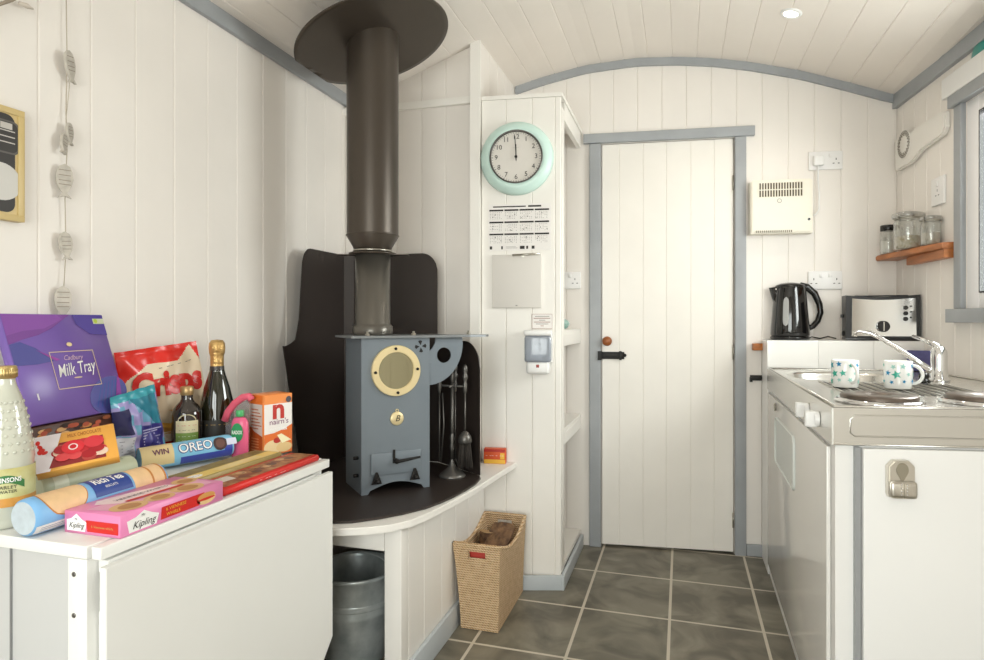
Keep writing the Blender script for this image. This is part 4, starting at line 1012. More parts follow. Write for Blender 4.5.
# bags -----------------------------------------------------------------------------------------
def bag(name, corners, thick, mats_fn, label, cat, deco=None, nu=26, nv=26, seed=1, crimp=.05):
    """pillow bag between BL, BR, TR, TL; puffed both ways"""
    BL, BR, TR, TL = corners; rnd = random.Random(seed)
    ph = [(rnd.random()*6, rnd.random()*20+5, rnd.random()*20+5, rnd.random()*6) for _ in range(6)]
    Nn = (BR-BL).cross(TL-BL).normalized()
    if Nn.dot(BL-Vector((0,0,H))) > 0: Nn = -Nn
    def S(a, c_, sgn=1, lift=0):
        p = BL*(1-a)*(1-c_)+BR*a*(1-c_)+TR*a*c_+TL*(1-a)*c_
        e = (max(0, min(1, min(a, 1-a)*4)))**.5*(max(0, min(1, (min(c_, 1-c_)-crimp)*4)))**.6
        wv = sum(math.sin(f1*a*1.2+p1)*math.sin(f2*c_*.9+p2) for (p1, f1, f2, p2) in ph)*.0022
        return p + Nn*(sgn*(thick*e*.5) + wv*(.4+e) + lift*1.0)
    b = B(); vs = []; 
    for sgn in (1, -1):
        for j in range(nv+1):
            for i in range(nu+1): vs.append(S(i/nu, j/nv, sgn) if sgn > 0 else S(i/nu, j/nv, sgn, -.0008))
    K = (nu+1)*(nv+1)
    groups = {}
    for j in range(nv):
        for i in range(nu):
            m = mats_fn((i+.5)/nu, (j+.5)/nv); a = j*(nu+1)+i
            groups.setdefault(m, []).append((a, a+1, a+nu+2, a+nu+1)); groups[m].append((K+a+1, K+a, K+a+nu+1, K+a+nu+2))
    bvs = [b.bm.verts.new(v) for v in vs]
    for m, fl_ in groups.items():
        ii = b.mi(m)
        for f in fl_: fc = b.bm.faces.new([bvs[q] for q in f]); fc.material_index = ii; fc.smooth = True
    if deco: deco(b, S)
    return solo(name, b, label, cat)
CRR = P('#dc2a20', .22); CRC = P('#e3d0b4', .3); CRW = P('#d9c9b0', .3)
def cm(a, c_): 
    edge = .62 + .24*min(1, a/.35)**.6 + (.12*max(0, (a-.70)/.2) if a < .9 else .12-(a-.9)*1.5)
    return CRR if (c_ > edge or c_ < .10 or a < .02) else CRC
def cd(b, S):
    wM_, hM_ = 1, 1
    bd = lambda x, y, l=.0016: S(x, y, 1, l)
    b.text('Crisps', None, .30, P('#cc2a24', .25), x=.53, y=.665, bend=bd, width=.84, bold=.018, lift=.0026, shear=.1, rot=.03, sy=1.0)
    b.text('- -- - --', None, .05, P('#4e4a44'), x=.66, y=.83, bend=bd, width=.42, lift=.0022, rot=.08)
    for (x, y, rx, ry, m) in ((.45,.30,.2,.12,P('#e0a94e',.3)), (.75,.27,.16,.12,P('#d24a30',.3)), (.5,.17,.14,.07,P('#f0e4d2',.3)), (.2,.28,.1,.1,P('#e6b96a',.3))):
        b.add([bd(px_, py_, .0018) for px_, py_ in ell(x,y,rx,ry,n=22)], [tuple(range(22))], m)
bag('crisp_bag', (at(128,455,1.70), at(217,446,1.87), at(196,341,1.88), at(114,353,1.64)), .045, cm, 'big red and cream crisp bag standing behind the dark bottles', 'bag', cd, seed=5, nu=90, nv=90)
TEAL, LAV, PPL, FW = P('#2f7f96', .2), P('#a39ad0', .2), P('#3f3a86', .3), P('#d6d6de', .35)
def fm(a, c_):
    if c_ > .90: return P('#3f9fae', .2)
    if a > .42 and a < .93 and c_ < .52 and c_ > .06: return PPL
    if a < .32 and c_ < .42: return FW
    if (a-.5)*.9+(c_-.7) > .08 and a < .95: return TEAL
    if a < .3 and c_ > .45 and c_ < .8: return P('#30305c', .2)
    return LAV if (int(a*9)+int(c_*7)) % 3 else P('#6fa9c8', .2)
def fd(b, S):
    bd = lambda x, y, l=.0016: S(x, y, 1, l)
    for i in range(9): b.add([bd(.47+.0*i, .46-.04*i, .0018), bd(.84-.05*(i%3), .46-.04*i, .0018), bd(.84-.05*(i%3), .475-.04*i, .0018), bd(.47, .475-.04*i, .0018)], [(0,1,2,3)], P('#b9b6dc'))
    for i in range(7): b.add([bd(.06, .36-.045*i, .0018), bd(.28, .36-.045*i, .0018), bd(.28, .37-.045*i, .0018), bd(.06, .37-.045*i, .0018)], [(0,1,2,3)], P('#8f8f9c'))
bag('sweet_bag', (at(116,468,1.545), at(168,456,1.70), at(154,384,1.64), at(110,398,1.50)), .035, fm, 'shiny teal and purple foil sweet bag standing beside the purple box', 'bag', fd, seed=8, nu=60, nv=60)

# ================================================================= kitchenette on the right
KZ = .912
nl, fl_ = Vector((.350, 1.674, 0)), Vector((.3675, 2.99, 0))
KR = 1.72                                   # near edge v at wall side offset
def rr_(v): return rwu(v)-.004
nr, frr = Vector((rr_(1.80), 1.80, 0)), Vector((rr_(3.03), 3.03, 0))
# steel worktop with sink bowl
wt = thing('steel_worktop', 'stainless steel worktop with sink, drainer and skirt on the kitchen unit', 'worktop', (.7, 2.3, KZ-.09))
b = B()
SCc = Vector((.605, 2.68)); 
def sink(a, k=1.0):
    ca, sa = math.cos(a), math.sin(a); p = 3.2
    r = 1/((abs(ca)/.195)**p + (abs(sa)/.215)**p)**(1/p)
    return Vector((SCc.x+ca*r*k, SCc.y+sa*r*k))
def outer(a):
    # ray from sink centre to worktop quad
    d = Vector((math.cos(a), math.sin(a))); Q = [nl.xy, nr.xy, frr.xy, fl_.xy]; best = 9
    for i in range(4):
        p, q = Q[i], Q[(i+1)%4]; e = q-p; det = d.x*(-e.y)+e.x*d.y
        if abs(det) < 1e-9: continue
        w_ = p-SCc; t = (w_.x*(-e.y)+e.x*w_.y)/det; s_ = (d.x*w_.y-d.y*w_.x)/det
        if t > 0 and -1e-6 <= s_ <= 1+1e-6: best = min(best, t)
    return SCc + d*best
angs = [2*PI*i/96 for i in range(96)] + [math.atan2(q.y-SCc.y, q.x-SCc.x) % (2*PI) for q in (nl, nr, frr, fl_)]
angs = sorted(set(round(a, 7) for a in angs)); n = len(angs)
vs = []
for a in angs: p = outer(a); vs.append((p.x, p.y, KZ))
for lv in ((1.06, 0), (1.0, -.003), (.97, -.015), (.93, -.12), (.85, -.14), (.15, -.145)):
    for a in angs: p = sink(a, lv[0]); vs.append((p.x, p.y, KZ+lv[1]))
fs = []
for j in range(6):
    for i in range(n): fs.append((j*n+i, j*n+(i+1)%n, (j+1)*n+(i+1)%n, (j+1)*n+i))
fs.append(tuple(6*n+i for i in range(n)))
fcs = b.add(vs, fs, STEEL); 
for f in fcs[n:]: f.smooth = True
part('deck', b, wt)
b = B()
def wallstrip(b, p, q, z0, z1, th, m, out, bev=.0):
    o = Vector(out).normalized()*th; b.hexa([Vector((v.x, v.y, z0)) for v in (p, q, q+o, p+o)] + [Vector((v.x, v.y, z1)) for v in (p, q, q+o, p+o)], m, bev=bev)
e1 = (nr-nl).normalized(); nn = Vector((e1.y, -e1.x, 0))
e2 = (fl_-nl).normalized(); nleft = Vector((-e2.y, e2.x, 0))
wallstrip(b, nl, nr, KZ-.088, KZ+.001, .004, STEEL, nn); wallstrip(b, nl+nn*.004, fl_, KZ-.088, KZ+.001, .004, STEEL, nleft)
# pressed outline on the near skirt
p0 = nl+e1*.038+nn*.0045; 
b.tube([p0+e1*.6+UP*(KZ-.016), p0+e1*.01+UP*(KZ-.016), p0+UP*(KZ-.026), p0+UP*(KZ-.058), p0+e1*.01+UP*(KZ-.066), p0+e1*.6+UP*(KZ-.068)], .0018, STEEL, n=8)
b.tube([nl+nn*.005+UP*(KZ-.086), nr+nn*.005+UP*(KZ-.086)], .0025, STEEL, n=8)
part('skirt', b, wt)
b = B(); b.tube([nl+Vector((.006,.006,KZ+.003)), fl_+Vector((.006,-.008,KZ+.003)), frr+Vector((-.008,-.008,KZ+.003)), nr+Vector((-.008,.006,KZ+.003)), nl+Vector((.006,.006,KZ+.003))], .0035, STEEL, n=8); part('raised_rim', b, wt)
b = B()
DK = mat('drain_slot_dark', '#45423d', .4, metal=.8)
for i in range(26):
    u_ = .455+.015*i; b.box(u_, u_+(.0055 if i % 2 else .0075), 2.03, 2.40, KZ+.0005, KZ+(.0016 if i % 2 else .003), DK if i % 2 else STEELD)
part('drainer', b, wt, 'ridged steel drainer')
b = B(); b.lathe([(0,-.142),(.03,-.142),(.034,-.14)], DK, c=(SCc.x,SCc.y,KZ)); part('plughole', b, wt)

# hob plates are fixed in the worktop
for (u_, v_) in ((.487, 1.825), (.745, 1.885)):
    b = B(); b.lathe([(.101,.001),(.102,.005),(.094,.012),(.088,.008)], CHROME, c=(u_,v_,KZ), n=56); hb_ = part('hob_ring', b, wt)
    b = B(); b.lathe([(.087,.002),(.088,.018),(.084,.022),(.03,.0215),(.028,.019),(0,.019)], mat('cast_hotplate', '#7a6f66', .35, metal=.7, noise=.35, scale=18), c=(u_,v_,KZ), n=56); part('hotplate', b, hb_, 'brown-grey cast hotplate')
for px, py in ((810,410), (820.5,419)):
    q = onwall(px, py, nl, fl_); b = B(); M = Tm(q+nleft*.0045, e2*-1, UP, nleft)
    b.lathe([(.02,0),(.02,.008),(.018,.012)], WPLAST, M=M, n=28); b.box(-.011, .011, -.021, .021, .004, .034, WPLAST, M=M, bev=.004); part('control_knob', b, wt, 'white hob control knob')

# unit below
ku = thing('kitchen_unit', 'white kitchen base unit below the steel worktop', 'kitchen unit', (.7, 2.3, 0))
b = B(); UZ = KZ-.09
ins = .006
A_ = nl+Vector((ins, ins, 0)); B_ = nr+Vector((0, ins, 0)); C_ = frr; D_2 = fl_+Vector((ins, 0, 0))

def shrink(p, d): c_ = (A_+B_+C_+D_2)/4; v = c_-p; return p + Vector((math.copysign(d, v.x), math.copysign(d, v.y), 0))
oq = [A_, B_, C_, D_2]; iq = [shrink(p, .018) for p in oq]
for i in range(4):
    j = (i+1)%4; b.hexa([Vector((p.x, p.y, z)) for z in (0, UZ) for p in (oq[i], oq[j], iq[j], iq[i])], WLAM)
b.hexa([Vector((p.x, p.y, z)) for z in (.05, .068) for p in iq], WLAM)
part('carcass', b, ku)
b = B(); q0, q1 = nl+e1*.064+nn*-.005, nl+e1*.66+nn*-.005; wallstrip(b, q0, q1, .02, UZ-.004, .018, WLAM, nn, bev=.002); dn = part('cupboard_door', b, ku)
b = B(); q0, q1 = nl+e1*.048+nn*-.0055, nl+e1*.060+nn*-.0055; wallstrip(b, q0, q1, .0, UZ-.002, .012, mat('grey_seal', '#9a9c9e', .4), nn); part('door_seal', b, ku, 'grey rubber door seal')
b = B(); q0, q1 = nl+e2*.05+nleft*-.005, fl_-e2*.03+nleft*-.005; wallstrip(b, q0, q1, .06, UZ-.012, .010, mat('gloss_white_door', '#e6e3de', .12), nleft, bev=.002); df_ = part('fridge_door', b, ku)
qa_, qc_ = onwall(777.5, 424, nl, fl_), onwall(797, 480, nl, fl_); lw = (Vector((qc_.x,qc_.y,0))-Vector((qa_.x,qa_.y,0))).length
M = Tm(Vector((qa_.x, qa_.y, 0)), e2*-1, UP, nleft); PT = mat('pale_moulded_plastic', '#dfe3df', .2)
def rr2(x0, x1, y0, y1, r, n=6):
    o = []
    for cx_, cy_, a in ((x1-r,y0+r,-PI/2),(x1-r,y1-r,0),(x0+r,y1-r,PI/2),(x0+r,y0+r,PI)):
        for i in range(n+1): o.append((cx_+r*math.cos(a+PI/2*i/n), cy_+r*math.sin(a+PI/2*i/n)))
    return o
b = B(); b.prism(rr2(0, lw, .565, .75, .035), .0045, .008, PT, M=M, bev=.001)
pts = [M @ Vector((x, y, .009)) for x, y in rr2(.006, lw-.006, .571, .744, .03)]; b.tube(pts+pts[:1], .004, PT, n=8, caps=False)
part('door_pull', b, df_, 'pale moulded plastic door pull')
b = B(); q = onwall(777, 407, nl, fl_); M = Tm(q+nleft*.005, e2*-1, UP, nleft); b.ring((0,0,.003), .014, .0025, STEELD, M=M, n=24, k=8); b.cyl((0,0,0), .009, .004, STEELD, M=M, n=20); part('lock', b, df_)
# steel door handle on near door
b = B(); q = onwall(895, 476, nl, nr); M = Tm(q+nn*.013, e1*.8, UP*.98, nn); HS = mat('satin_nickel', '#d8d3c9', .28, metal=1)
b.prism([(-.033,-.044),(.033,-.044),(.036,-.036),(.036,.03),(.02,.044),(-.02,.044),(-.036,.03),(-.036,-.036)], 0, .02, HS, M=M, bev=.003)
b.box(-.036, .036, -.044, -.004, .02, .03, HS, M=M, bev=.008); part('handle', b, dn, 'satin metal door handle with teardrop cut')
hd = [o for o in C.objects if o.name.startswith('handle')][-1]
b = B(); tp = [(.0165*math.sin(a)*(1 if math.cos(a) > -.2 else .75), .018+.018*math.cos(a)) for a in [2*PI*i/20 for i in range(8)]]
tear = [(.017*math.cos(a), .022+.017*math.sin(a)) for a in [(-20+220*i/16)*PI/180 for i in range(17)]] + [(0,-.008)]
b.prism(tear, .0205, .0215, mat('recess_shade', '#a39c8c', .4, metal=.7), M=M)
for s_ in (-1, 1):
    for i in range(4): b.lathe([(.0022,0),(.0016,.0012),(0,.0016)], CHROME, c=(s_*.008,-.01-.008*i,.030), M=M, n=8)
b.box(-.0008, .0008, -.042, -.008, .030, .0305, mat('recess_shade', ''), M=M); part('teardrop_inlay', b, hd)

# tiled ledge behind the worktop --------------------------------------------------------------------
LZ = 1.036
TILE = mat('white_tile', '#eceae6', .15)
b = B(); F0, F1 = fl_ + Vector((0,.004,0)), frr + Vector((-.002,.004,0))
b.hexa([Vector((F0.x, F0.y, 0)), Vector((F1.x, F1.y, 0)), Vector((rwu(3.28)-.004, endv(.95)-.004, 0)), Vector((F0.x, endv(F0.x)-.003, 0)),
        Vector((F0.x, F0.y, LZ)), Vector((F1.x, F1.y, LZ)), Vector((rwu(3.28)-.004, endv(.95)-.004, LZ)), Vector((F0.x, endv(F0.x)-.003, LZ))], WLAM)
# tiles on the upstand, real joints
tl = [online(px, F0, F1)[0] for px in (767, 818.3, 873.5, 930)] + [F1-Vector((.001,0,0))]
eF = (F1-F0).normalized(); nF = Vector((eF.y, -eF.x, 0))
ldg = solo('tiled_ledge', b, 'white tiled ledge behind the steel worktop, carrying kettle and toaster', 'ledge')
for p, q in zip(tl, tl[1:]):
    b = B(); wallstrip(b, p+eF*.0008, q-eF*.0008, KZ+.006, LZ+.003, .0035, TILE, nF, bev=.0008); part('tile', b, ldg)
b = B(); w0 = online(753.5, EA, EB)[0]; 
b.box(-.045, .0, -.03, -.001, .985, 1.018, PINE, M=Tm(Vector((F0.x-.001, endv(F0.x)-.002, 0)), dE.to_3d(), (-dE.y, dE.x, 0), UP), bev=.002)
solo('wood_batten', b, 'short pine batten on the end wall beside the tiled ledge', 'batten')
b = B(); K = onwall(756.5, 378, EA, EB); Mk = Tm(K, dE.to_3d(), UP, nE3)
b.box(-.03, .03, -.012, .014, 0, .006, BLACK, M=Mk, bev=.001); b.box(-.026, .03, -.006, .006, .006, .018, BLACK, M=Mk, bev=.002); b.box(-.032, -.022, -.018, .004, .0, .02, BLACK, M=Mk, bev=.001)
solo('iron_catch', b, 'small black iron catch on the end wall right of the door frame', 'catch')

# tap -----------------------------------------------------------------------------------------------
tc = onz(939, 381, KZ+.001); tp_ = thing('mixer_tap', 'chrome mixer tap with long swan spout at the back of the worktop', 'tap', tc)
b = B(); b.lathe([(.0,.0),(.032,.0),(.033,.006),(.027,.012),(.025,.05),(.025,.085),(.024,.105),(.016,.12),(0,.124)], CHROME, c=tc, n=36); part('body', b, tp_)
tip = at(859,331,2.33); b = B(); s0 = tc+Vector((-.015,0,.03)); md = at(880,337,2.30)
b.tube([s0, s0.lerp(md,.35), s0.lerp(md,.7), md+Vector((0,0,-.003)), at(870,333,2.32), tip, tip+Vector((-.012,.006,-.006)), tip+Vector((-.014,.007,-.02))], [.011,.0095,.009,.0085,.0085,.0085,.0085,.009], CHROME, n=16); part('spout', b, tp_)
b = B(); lv = at(913,336,2.30); b.tube([tc+Vector((0,0,.118)), (tc+Vector((0,0,.118))).lerp(lv,.5)+Vector((0,0,.004)), lv], [.011,.008,.006], CHROME, n=12); part('lever', b, tp_)
# mugs
def mug(c, ang, label, seed):
    m_ = thing('mug', label, 'mug', c, 'star mugs on the drainer'); CER = mat('white_china', '#f1f1ee', .12, coat=.5)
    b = B(); R = .0385; b.lathe([(0,.004),(.03,.003),(.034,0),(.037,.003),(R-.001,.02),(R,.05),(R,.083),(R-.0015,.0855),(R-.004,.084),(R-.004,.012),(R-.012,.007),(0,.007)], CER, c=c, n=48)
    rnd = random.Random(seed); cols = [P('#1f9aa8',.15), P('#2a86b4',.15), P('#3fae98',.15), P('#9fd0c8',.15)]
    for j in range(3):
        for i in range(8):
            a = 2*PI*(i+.5*(j%2))/8 + rnd.random()*.2; z = .018+.024*j+rnd.random()*.008; r5 = .006+.0095*rnd.random()**1.5; th = rnd.random()
            pts = [(r5*(1 if q%2 == 0 else .45)*math.cos(th+q*PI/5), r5*(1 if q%2 == 0 else .45)*math.sin(th+q*PI/5)) for q in range(10)]
            f = lambda x, y: Vector((c.x+(R+.0007)*math.cos(a+x/R), c.y+(R+.0007)*math.sin(a+x/R), c.z+z+y))
            mm = cols[rnd.randrange(4)]
            b.add([f(0,0)]+[f(*p) for p in pts], [(0,1+q,1+(q+1)%10) for q in range(10)], mm)
    part('body', b, m_)
    b = B(); d = Vector((math.cos(ang), math.sin(ang), 0)); pts = [c + d*(R-.003+.028*math.sin(PI*i/14)) + UP*(.045+.028*math.cos(PI*i/14)) for i in range(15)]
    b.tube(pts, .0048, CER, n=12); part('handle', b, m_)
    return m_
mug(onz(845,387,KZ+.0035), math.radians(-72), 'white mug with turquoise stars, left of the two on the drainer', 3)
mug(onz(898,388.5,KZ+.0035), math.radians(-28), 'white mug with turquoise stars nearer the tap, handle out to the right', 6)
# sponge bits
b = B(); q = onz(920, 371, KZ+.004); M = rotz(q, math.radians(-17)); b.box(-.045, .040, 0, .018, 0, .085, P('#5c5a8e', .7, noise=.15, scale=50), M=M @ Matrix.Rotation(-.0,4,'X'), bev=.003); solo('blue_sponge', b, 'purple-blue sponge cloth standing behind the tap spout', 'sponge')
b = B(); q = onz(924, 383, KZ+.003); b.lathe([(0,0),(.017,0),(.020,.006),(.016,.012),(.013,.014),(.017,.022),(.012,.034),(0,.036)], BPLAST, c=q, n=24); solo('dish_scrubber', b, 'small black dish scrubber beside the tap', 'scrubber')

# kettle ----------------------------------------------------------------------------------------------
KC = at(790, 339, 2.92); KC = Vector((KC.x, KC.y, LZ+.003)); 
kt = thing('electric_kettle', 'glossy black electric kettle on the tiled ledge', 'kettle', KC)
b = B(); b.cyl((KC.x,KC.y,KC.z), .086, .014, BPLAST, n=48, bev=.004); part('power_base', b, kt)
BG = mat('black_gloss', '#100f0f', .08, coat=.6)
b = B(); prof = [(.0,.015),(.082,.015),(.085,.022),(.083,.06),(.078,.12),(.072,.19),(.067,.238),(.064,.246)]
b.lathe(prof, BG, c=KC, n=56)
# spout, merged into the body mesh, pointing camera-left
dl_ = Vector((-CY, -SY*.5, 0)).normalized(); sd_ = Vector((-dl_.y, dl_.x, 0))
def kp(d, s, z): return KC + dl_*d + sd_*s + UP*z
b.add([kp(.050,-.034,.246), kp(.050,.034,.246), kp(.094,.005,.243), kp(.094,-.005,.243), kp(.066,-.030,.165), kp(.066,.030,.165), kp(.084,.003,.205), kp(.084,-.003,.205)],
      [(0,1,2,3),(4,7,6,5),(0,3,7,4),(1,5,6,2),(3,2,6,7),(0,4,5,1)], BG, True); part('body', b, kt)
b = B(); b.lathe([(.064,.247),(.062,.254),(.04,.262),(.015,.266),(0,.266)], BPLAST, c=KC, n=48); part('lid', b, kt)
b = B(); hp = [kp(-.045,0,.252), kp(-.075,0,.245), kp(-.108,0,.215), kp(-.13,0,.165), kp(-.135,0,.125), kp(-.122,0,.085), kp(-.10,0,.06), kp(-.078,0,.05)]
b.tube(hp, [.016,.016,.0155,.014,.013,.013,.013,.013], BPLAST, n=14); part('handle', b, kt)
b = B(); ca = cam_ang(KC)-.22; 
for j in range(1):
    vs, fs = [], []; nn_ = 16
    for i in range(nn_+1):
        z = .062+.135*i/nn_; hw = .16*math.sqrt(max(0, 1-abs(2*i/nn_-1)**6))+.001
        r = next(ra+(rb-ra)*(z-za)/(zb-za) for (ra, za), (rb, zb) in zip(prof[2:], prof[3:]) if za <= z <= zb) + .0015
        for q in (-1, -.5, 0, .5, 1): vs.append((KC.x+r*math.cos(ca+hw*q), KC.y+r*math.sin(ca+hw*q), KC.z+z))
    for i in range(nn_):
        for q in range(4): fs.append((i*5+q, i*5+q+1, (i+1)*5+q+1, (i+1)*5+q))
    b.add(vs, fs, mat('gauge_grey', '#a5a5a4', .3), True)
part('water_gauge', b, kt, 'long grey water window')
b = B(); cab0 = KC + Vector((.06,-.06,0)); t2 = at(841,339,2.90)
b.tube([Vector((cab0.x, cab0.y, LZ+.008)), at(812,337,2.85)*1, at(820,338.5,2.86), at(828,336.5,2.87), at(836,338.5,2.87)], .003, BPLAST, n=8)
part('cord', b, kt)

# toaster ------------------------------------------------------------------------------------------
q0 = at(846, 338, 2.72); q1 = at(921, 338, 2.62); X = q1-q0; X.z = 0; wT = X.length; X.normalize(); Y = Vector((-X.y, X.x, 0))
TO = Vector((q0.x, q0.y, LZ+.003)); M = Tm(TO, X, Y, UP); ts_ = thing('toaster', 'chrome and black toaster on the ledge beside the kettle', 'toaster', TO)
b = B(); hT = .198
prof = [(0,.012),(0,hT)] + [(wT*i/12, hT-.008*math.sin(PI*i/12)) for i in range(1,12)] + [(wT,hT),(wT,.012)]
FY = Tm((0,0,0), (1,0,0), (0,0,1), (0,-1,0))
b.prism([(p[0]*(1-.0)+.0, p[1]) for p in prof][::1], -.115, -.008, mat('toaster_shell', '#141211', .4), M=M@FY)
b.box(.0, wT, .006, .115, 0, .012, BPLAST, M=M, bev=.002); part('shell', b, ts_)
b = B(); pf = [(.022,.02),(.024,hT-.014)] + [(.024+(wT-.042)*i/12, hT-.014-.008*math.sin(PI*i/12)) for i in range(1,12)] + [(wT-.018,hT-.014),(wT-.016,.02)]
b.prism(pf, -.008, 0, mat('polished_steel', '#d8d6d2', .1, metal=1), M=M@FY); part('front_panel', b, ts_, 'polished steel front panel')
b = B(); b.cyl((0,0,0), .024, .02, BPLAST, n=32, bev=.003, M=M@Tm((wT*.5,-.001,.062), (1,0,0), (0,0,1), (0,-1,0))); b.box(-.002, .002, -.02, .02, .02, .024, STEELD, M=M@Tm((wT*.5,-.001,.062), (1,0,0), (0,0,1), (0,-1,0))); part('browning_dial', b, ts_)
for i in range(3):
    b = B(); Mb = M@Tm((wT*.80,-.001,.142-.024*i), (1,0,0), (0,0,1), (0,-1,0)); b.cyl((0,0,0), .009, .006, BPLAST, n=20, M=Mb, bev=.001); b.cyl((.019,.006,0), .004, .002, BPLAST, n=12, M=Mb); part('button', b, ts_)
for y in (.03, .075):
    b = B(); b.box(.04, wT-.04, y, y+.022, hT-.004, hT-.0005, BLACK, M=M); part('bread_slot', b, ts_)
b = B(); b.box(-.012, -.0005, .05, .075, .10, .115, BPLAST, M=M, bev=.003); part('lever', b, ts_)
b = B(); b.lathe([(0,0),(.012,0),(.012,.008),(0,.010)], BPLAST, M=M@Tm((-.0,.05,.03), (0,1,0), (0,0,1), (-1,0,0)), n=20); part('side_knob', b, ts_)

# ================================================================= things on the end wall
def efr(px, py, lift=0): p = onwall(px, py, EA, EB); return Tm(p+nE3*lift, dE.to_3d(), UP, nE3)
ht = thing('wall_heater', 'cream wall heater with slotted grille, above the kettle', 'heater', onwall(778, 235, EA, EB))
M = efr(778, 235); wH = (onwall(809,235,EA,EB)-onwall(748,235,EA,EB)).length
b = B(); b.prism([(-wH/2,0),(wH/2,0),(wH/2,.245),(wH/2-.012,.252),(-wH/2+.012,.252),(-wH/2,.245)], .0, .062, CREAMP, M=M, bev=.006); part('casing', b, ht)
b = B(); GD = mat('grille_dark', '#5a4e3a', .6); b.box(-wH/2+.035, wH/2-.045, .172, .236, .061, .0628, GD, M=M)
for i in range(17):
    x = -wH/2+.035+i*(wH-.08)/16; b.box(x-.0022, x+.0022, .17, .238, .0628, .066, CREAMP, M=M)
b.box(-wH/2+.03, wH/2-.04, .202, .206, .0628, .0655, CREAMP, M=M); part('grille', b, ht, 'slotted top grille')
b = B(); b.box(-wH/2+.02, wH/2-.09, .004, .014, .06, .0636, GD, M=M)
for i in range(20):
    x = -wH/2+.022+i*(wH-.112)/19; b.box(x-.0018, x+.0018, .003, .015, .0636, .0655, CREAMP, M=M)
part('lower_grille', b, ht)
b = B(); b.ring((-.01,.152,.0625), .009, .0012, GREYINK, M=M, n=24, k=6); b.text('-', (M @ Vector((-.01,.152,.0625)), dE.to_3d(), UP), .011, GREYINK); part('badge', b, ht)
b = B(); b.cyl((wH/2-.018,.062,.061), .006, .004, BPLAST, n=16, M=M); part('indicator', b, ht)

SOCK = mat('socket_white', '#eceae8', .3)
def socket(name, M, w, h, label, holes, plug=False):
    s = thing(name, label, 'socket', M.translation); b = B(); b.box(-w/2, w/2, 0, h, 0, .010, SOCK, M=M, bev=.003)
    for hx in holes:
        for dx, dz, ww, hh in ((0,.012,.0035,.009), (-.011,-.008,.008,.0035), (.011,-.008,.008,.0035)): b.box(hx+dx-ww/2, hx+dx+ww/2, h*.42+dz-hh/2, h*.42+dz+hh/2, .0098, .0104, INK, M=M)
    part('plate', b, s)
    for hx in ((-.02, .02) if w > .12 else (-.0,)):
        b = B(); b.box(hx-.007, hx+.007, h*.66, h*.88, .010, .014, SOCK, M=M, bev=.0015); part('switch', b, s)
    return s
MS = efr(825, 170); so = socket('power_socket', MS, .148, .086, 'white double socket with a plug and cable, above the cream heater', (.045,))
so['group'] = 'sockets on the end wall'
pg = thing('power_plug', 'white plug in the upper socket with cable running down to the heater', 'plug', MS @ Vector((-.04,.02,.0)))
b = B(); b.box(-.058, -.014, .016, .062, .0112, .036, WPLAST, M=MS, bev=.006); part('plug_body', b, pg)
b = B(); b.tube([MS @ Vector(v) for v in ((-.036,.018,.022),(-.036,-.0,.02),(-.036,-.05,.018),(-.03,-.12,.016),(-.032,-.19,.016),(-.045,-.21,.018),(-.0555,-.215,.02))], .0035, WPLAST, n=8); part('cable', b, pg)
M2 = efr(824.5, 289.5); s2 = socket('power_socket', M2, .148, .086, 'white double socket low on the wall between kettle and toaster', (-.05,.05)); s2['group'] = 'sockets on the end wall'

# things on the right wall ----------------------------------------------------------------------------
eR = Vector((dR.x, dR.y, 0)); nR = Vector((-1, -.0987, 0)).normalized()     # eR runs towards the camera
def rp(px, py, lift=0): return onwall(px, py, RA, RB) + nR*lift
MR = Tm(rp(940, 205), -eR*-1, UP, nR)
w = (rp(950,200)-rp(930,200)).length
s3 = socket('fused_switch', MR, .10, .112, 'white single socket plate on the right wall above the pine shelf', (0,))
# pull-cord extractor
ef = thing('extractor_fan', 'cream extractor fan housing with round vent, high in the right corner', 'fan', rp(920, 160))
qa, qb = rp(900, 160), rp(949, 160); b = B(); Lx = (qb-qa).length; M = Tm(Vector((qa.x, qa.y, 0)), eR, UP, nR)
zt3 = rp(949, 112).z; zb3 = rp(899, 172).z
b.prism([(.0,zb3),(Lx*.35,zb3-.0),(Lx*.55,zb3+.03),(Lx*.95,zb3+.045),(Lx,zb3+.07),(Lx,zt3),(Lx*.92,zt3+.01),(0,zt3+.01)], .0, .022, mat('fan_cream', '#ebe7e0', .5), M=M, bev=.006); part('housing', b, ef)
b = B(); vc = rp(910, 144); xc = (Vector((vc.x,vc.y,0))-Vector((qa.x,qa.y,0))).length; Mv = M @ Matrix.Translation((xc, vc.z, .0225))
b.lathe([(0,.003),(.06,.003),(.062,0)], mat('fan_cream', ''), M=Mv, n=36)
for j, r in enumerate((.048, .056)):
    for i in range(28):
        a = 2*PI*(i+.5*j)/28; b.lathe([(.0042,.0035),(0,.0036)], GD, c=(r*math.cos(a), r*math.sin(a), 0), M=Mv, n=8)
for i in range(16): a = 2*PI*i/16; b.lathe([(.0042,.0035),(0,.0036)], GD, c=(.04*math.cos(a), .04*math.sin(a), 0), M=Mv, n=8)
part('round_vent', b, ef, 'ring of small dark vent holes')

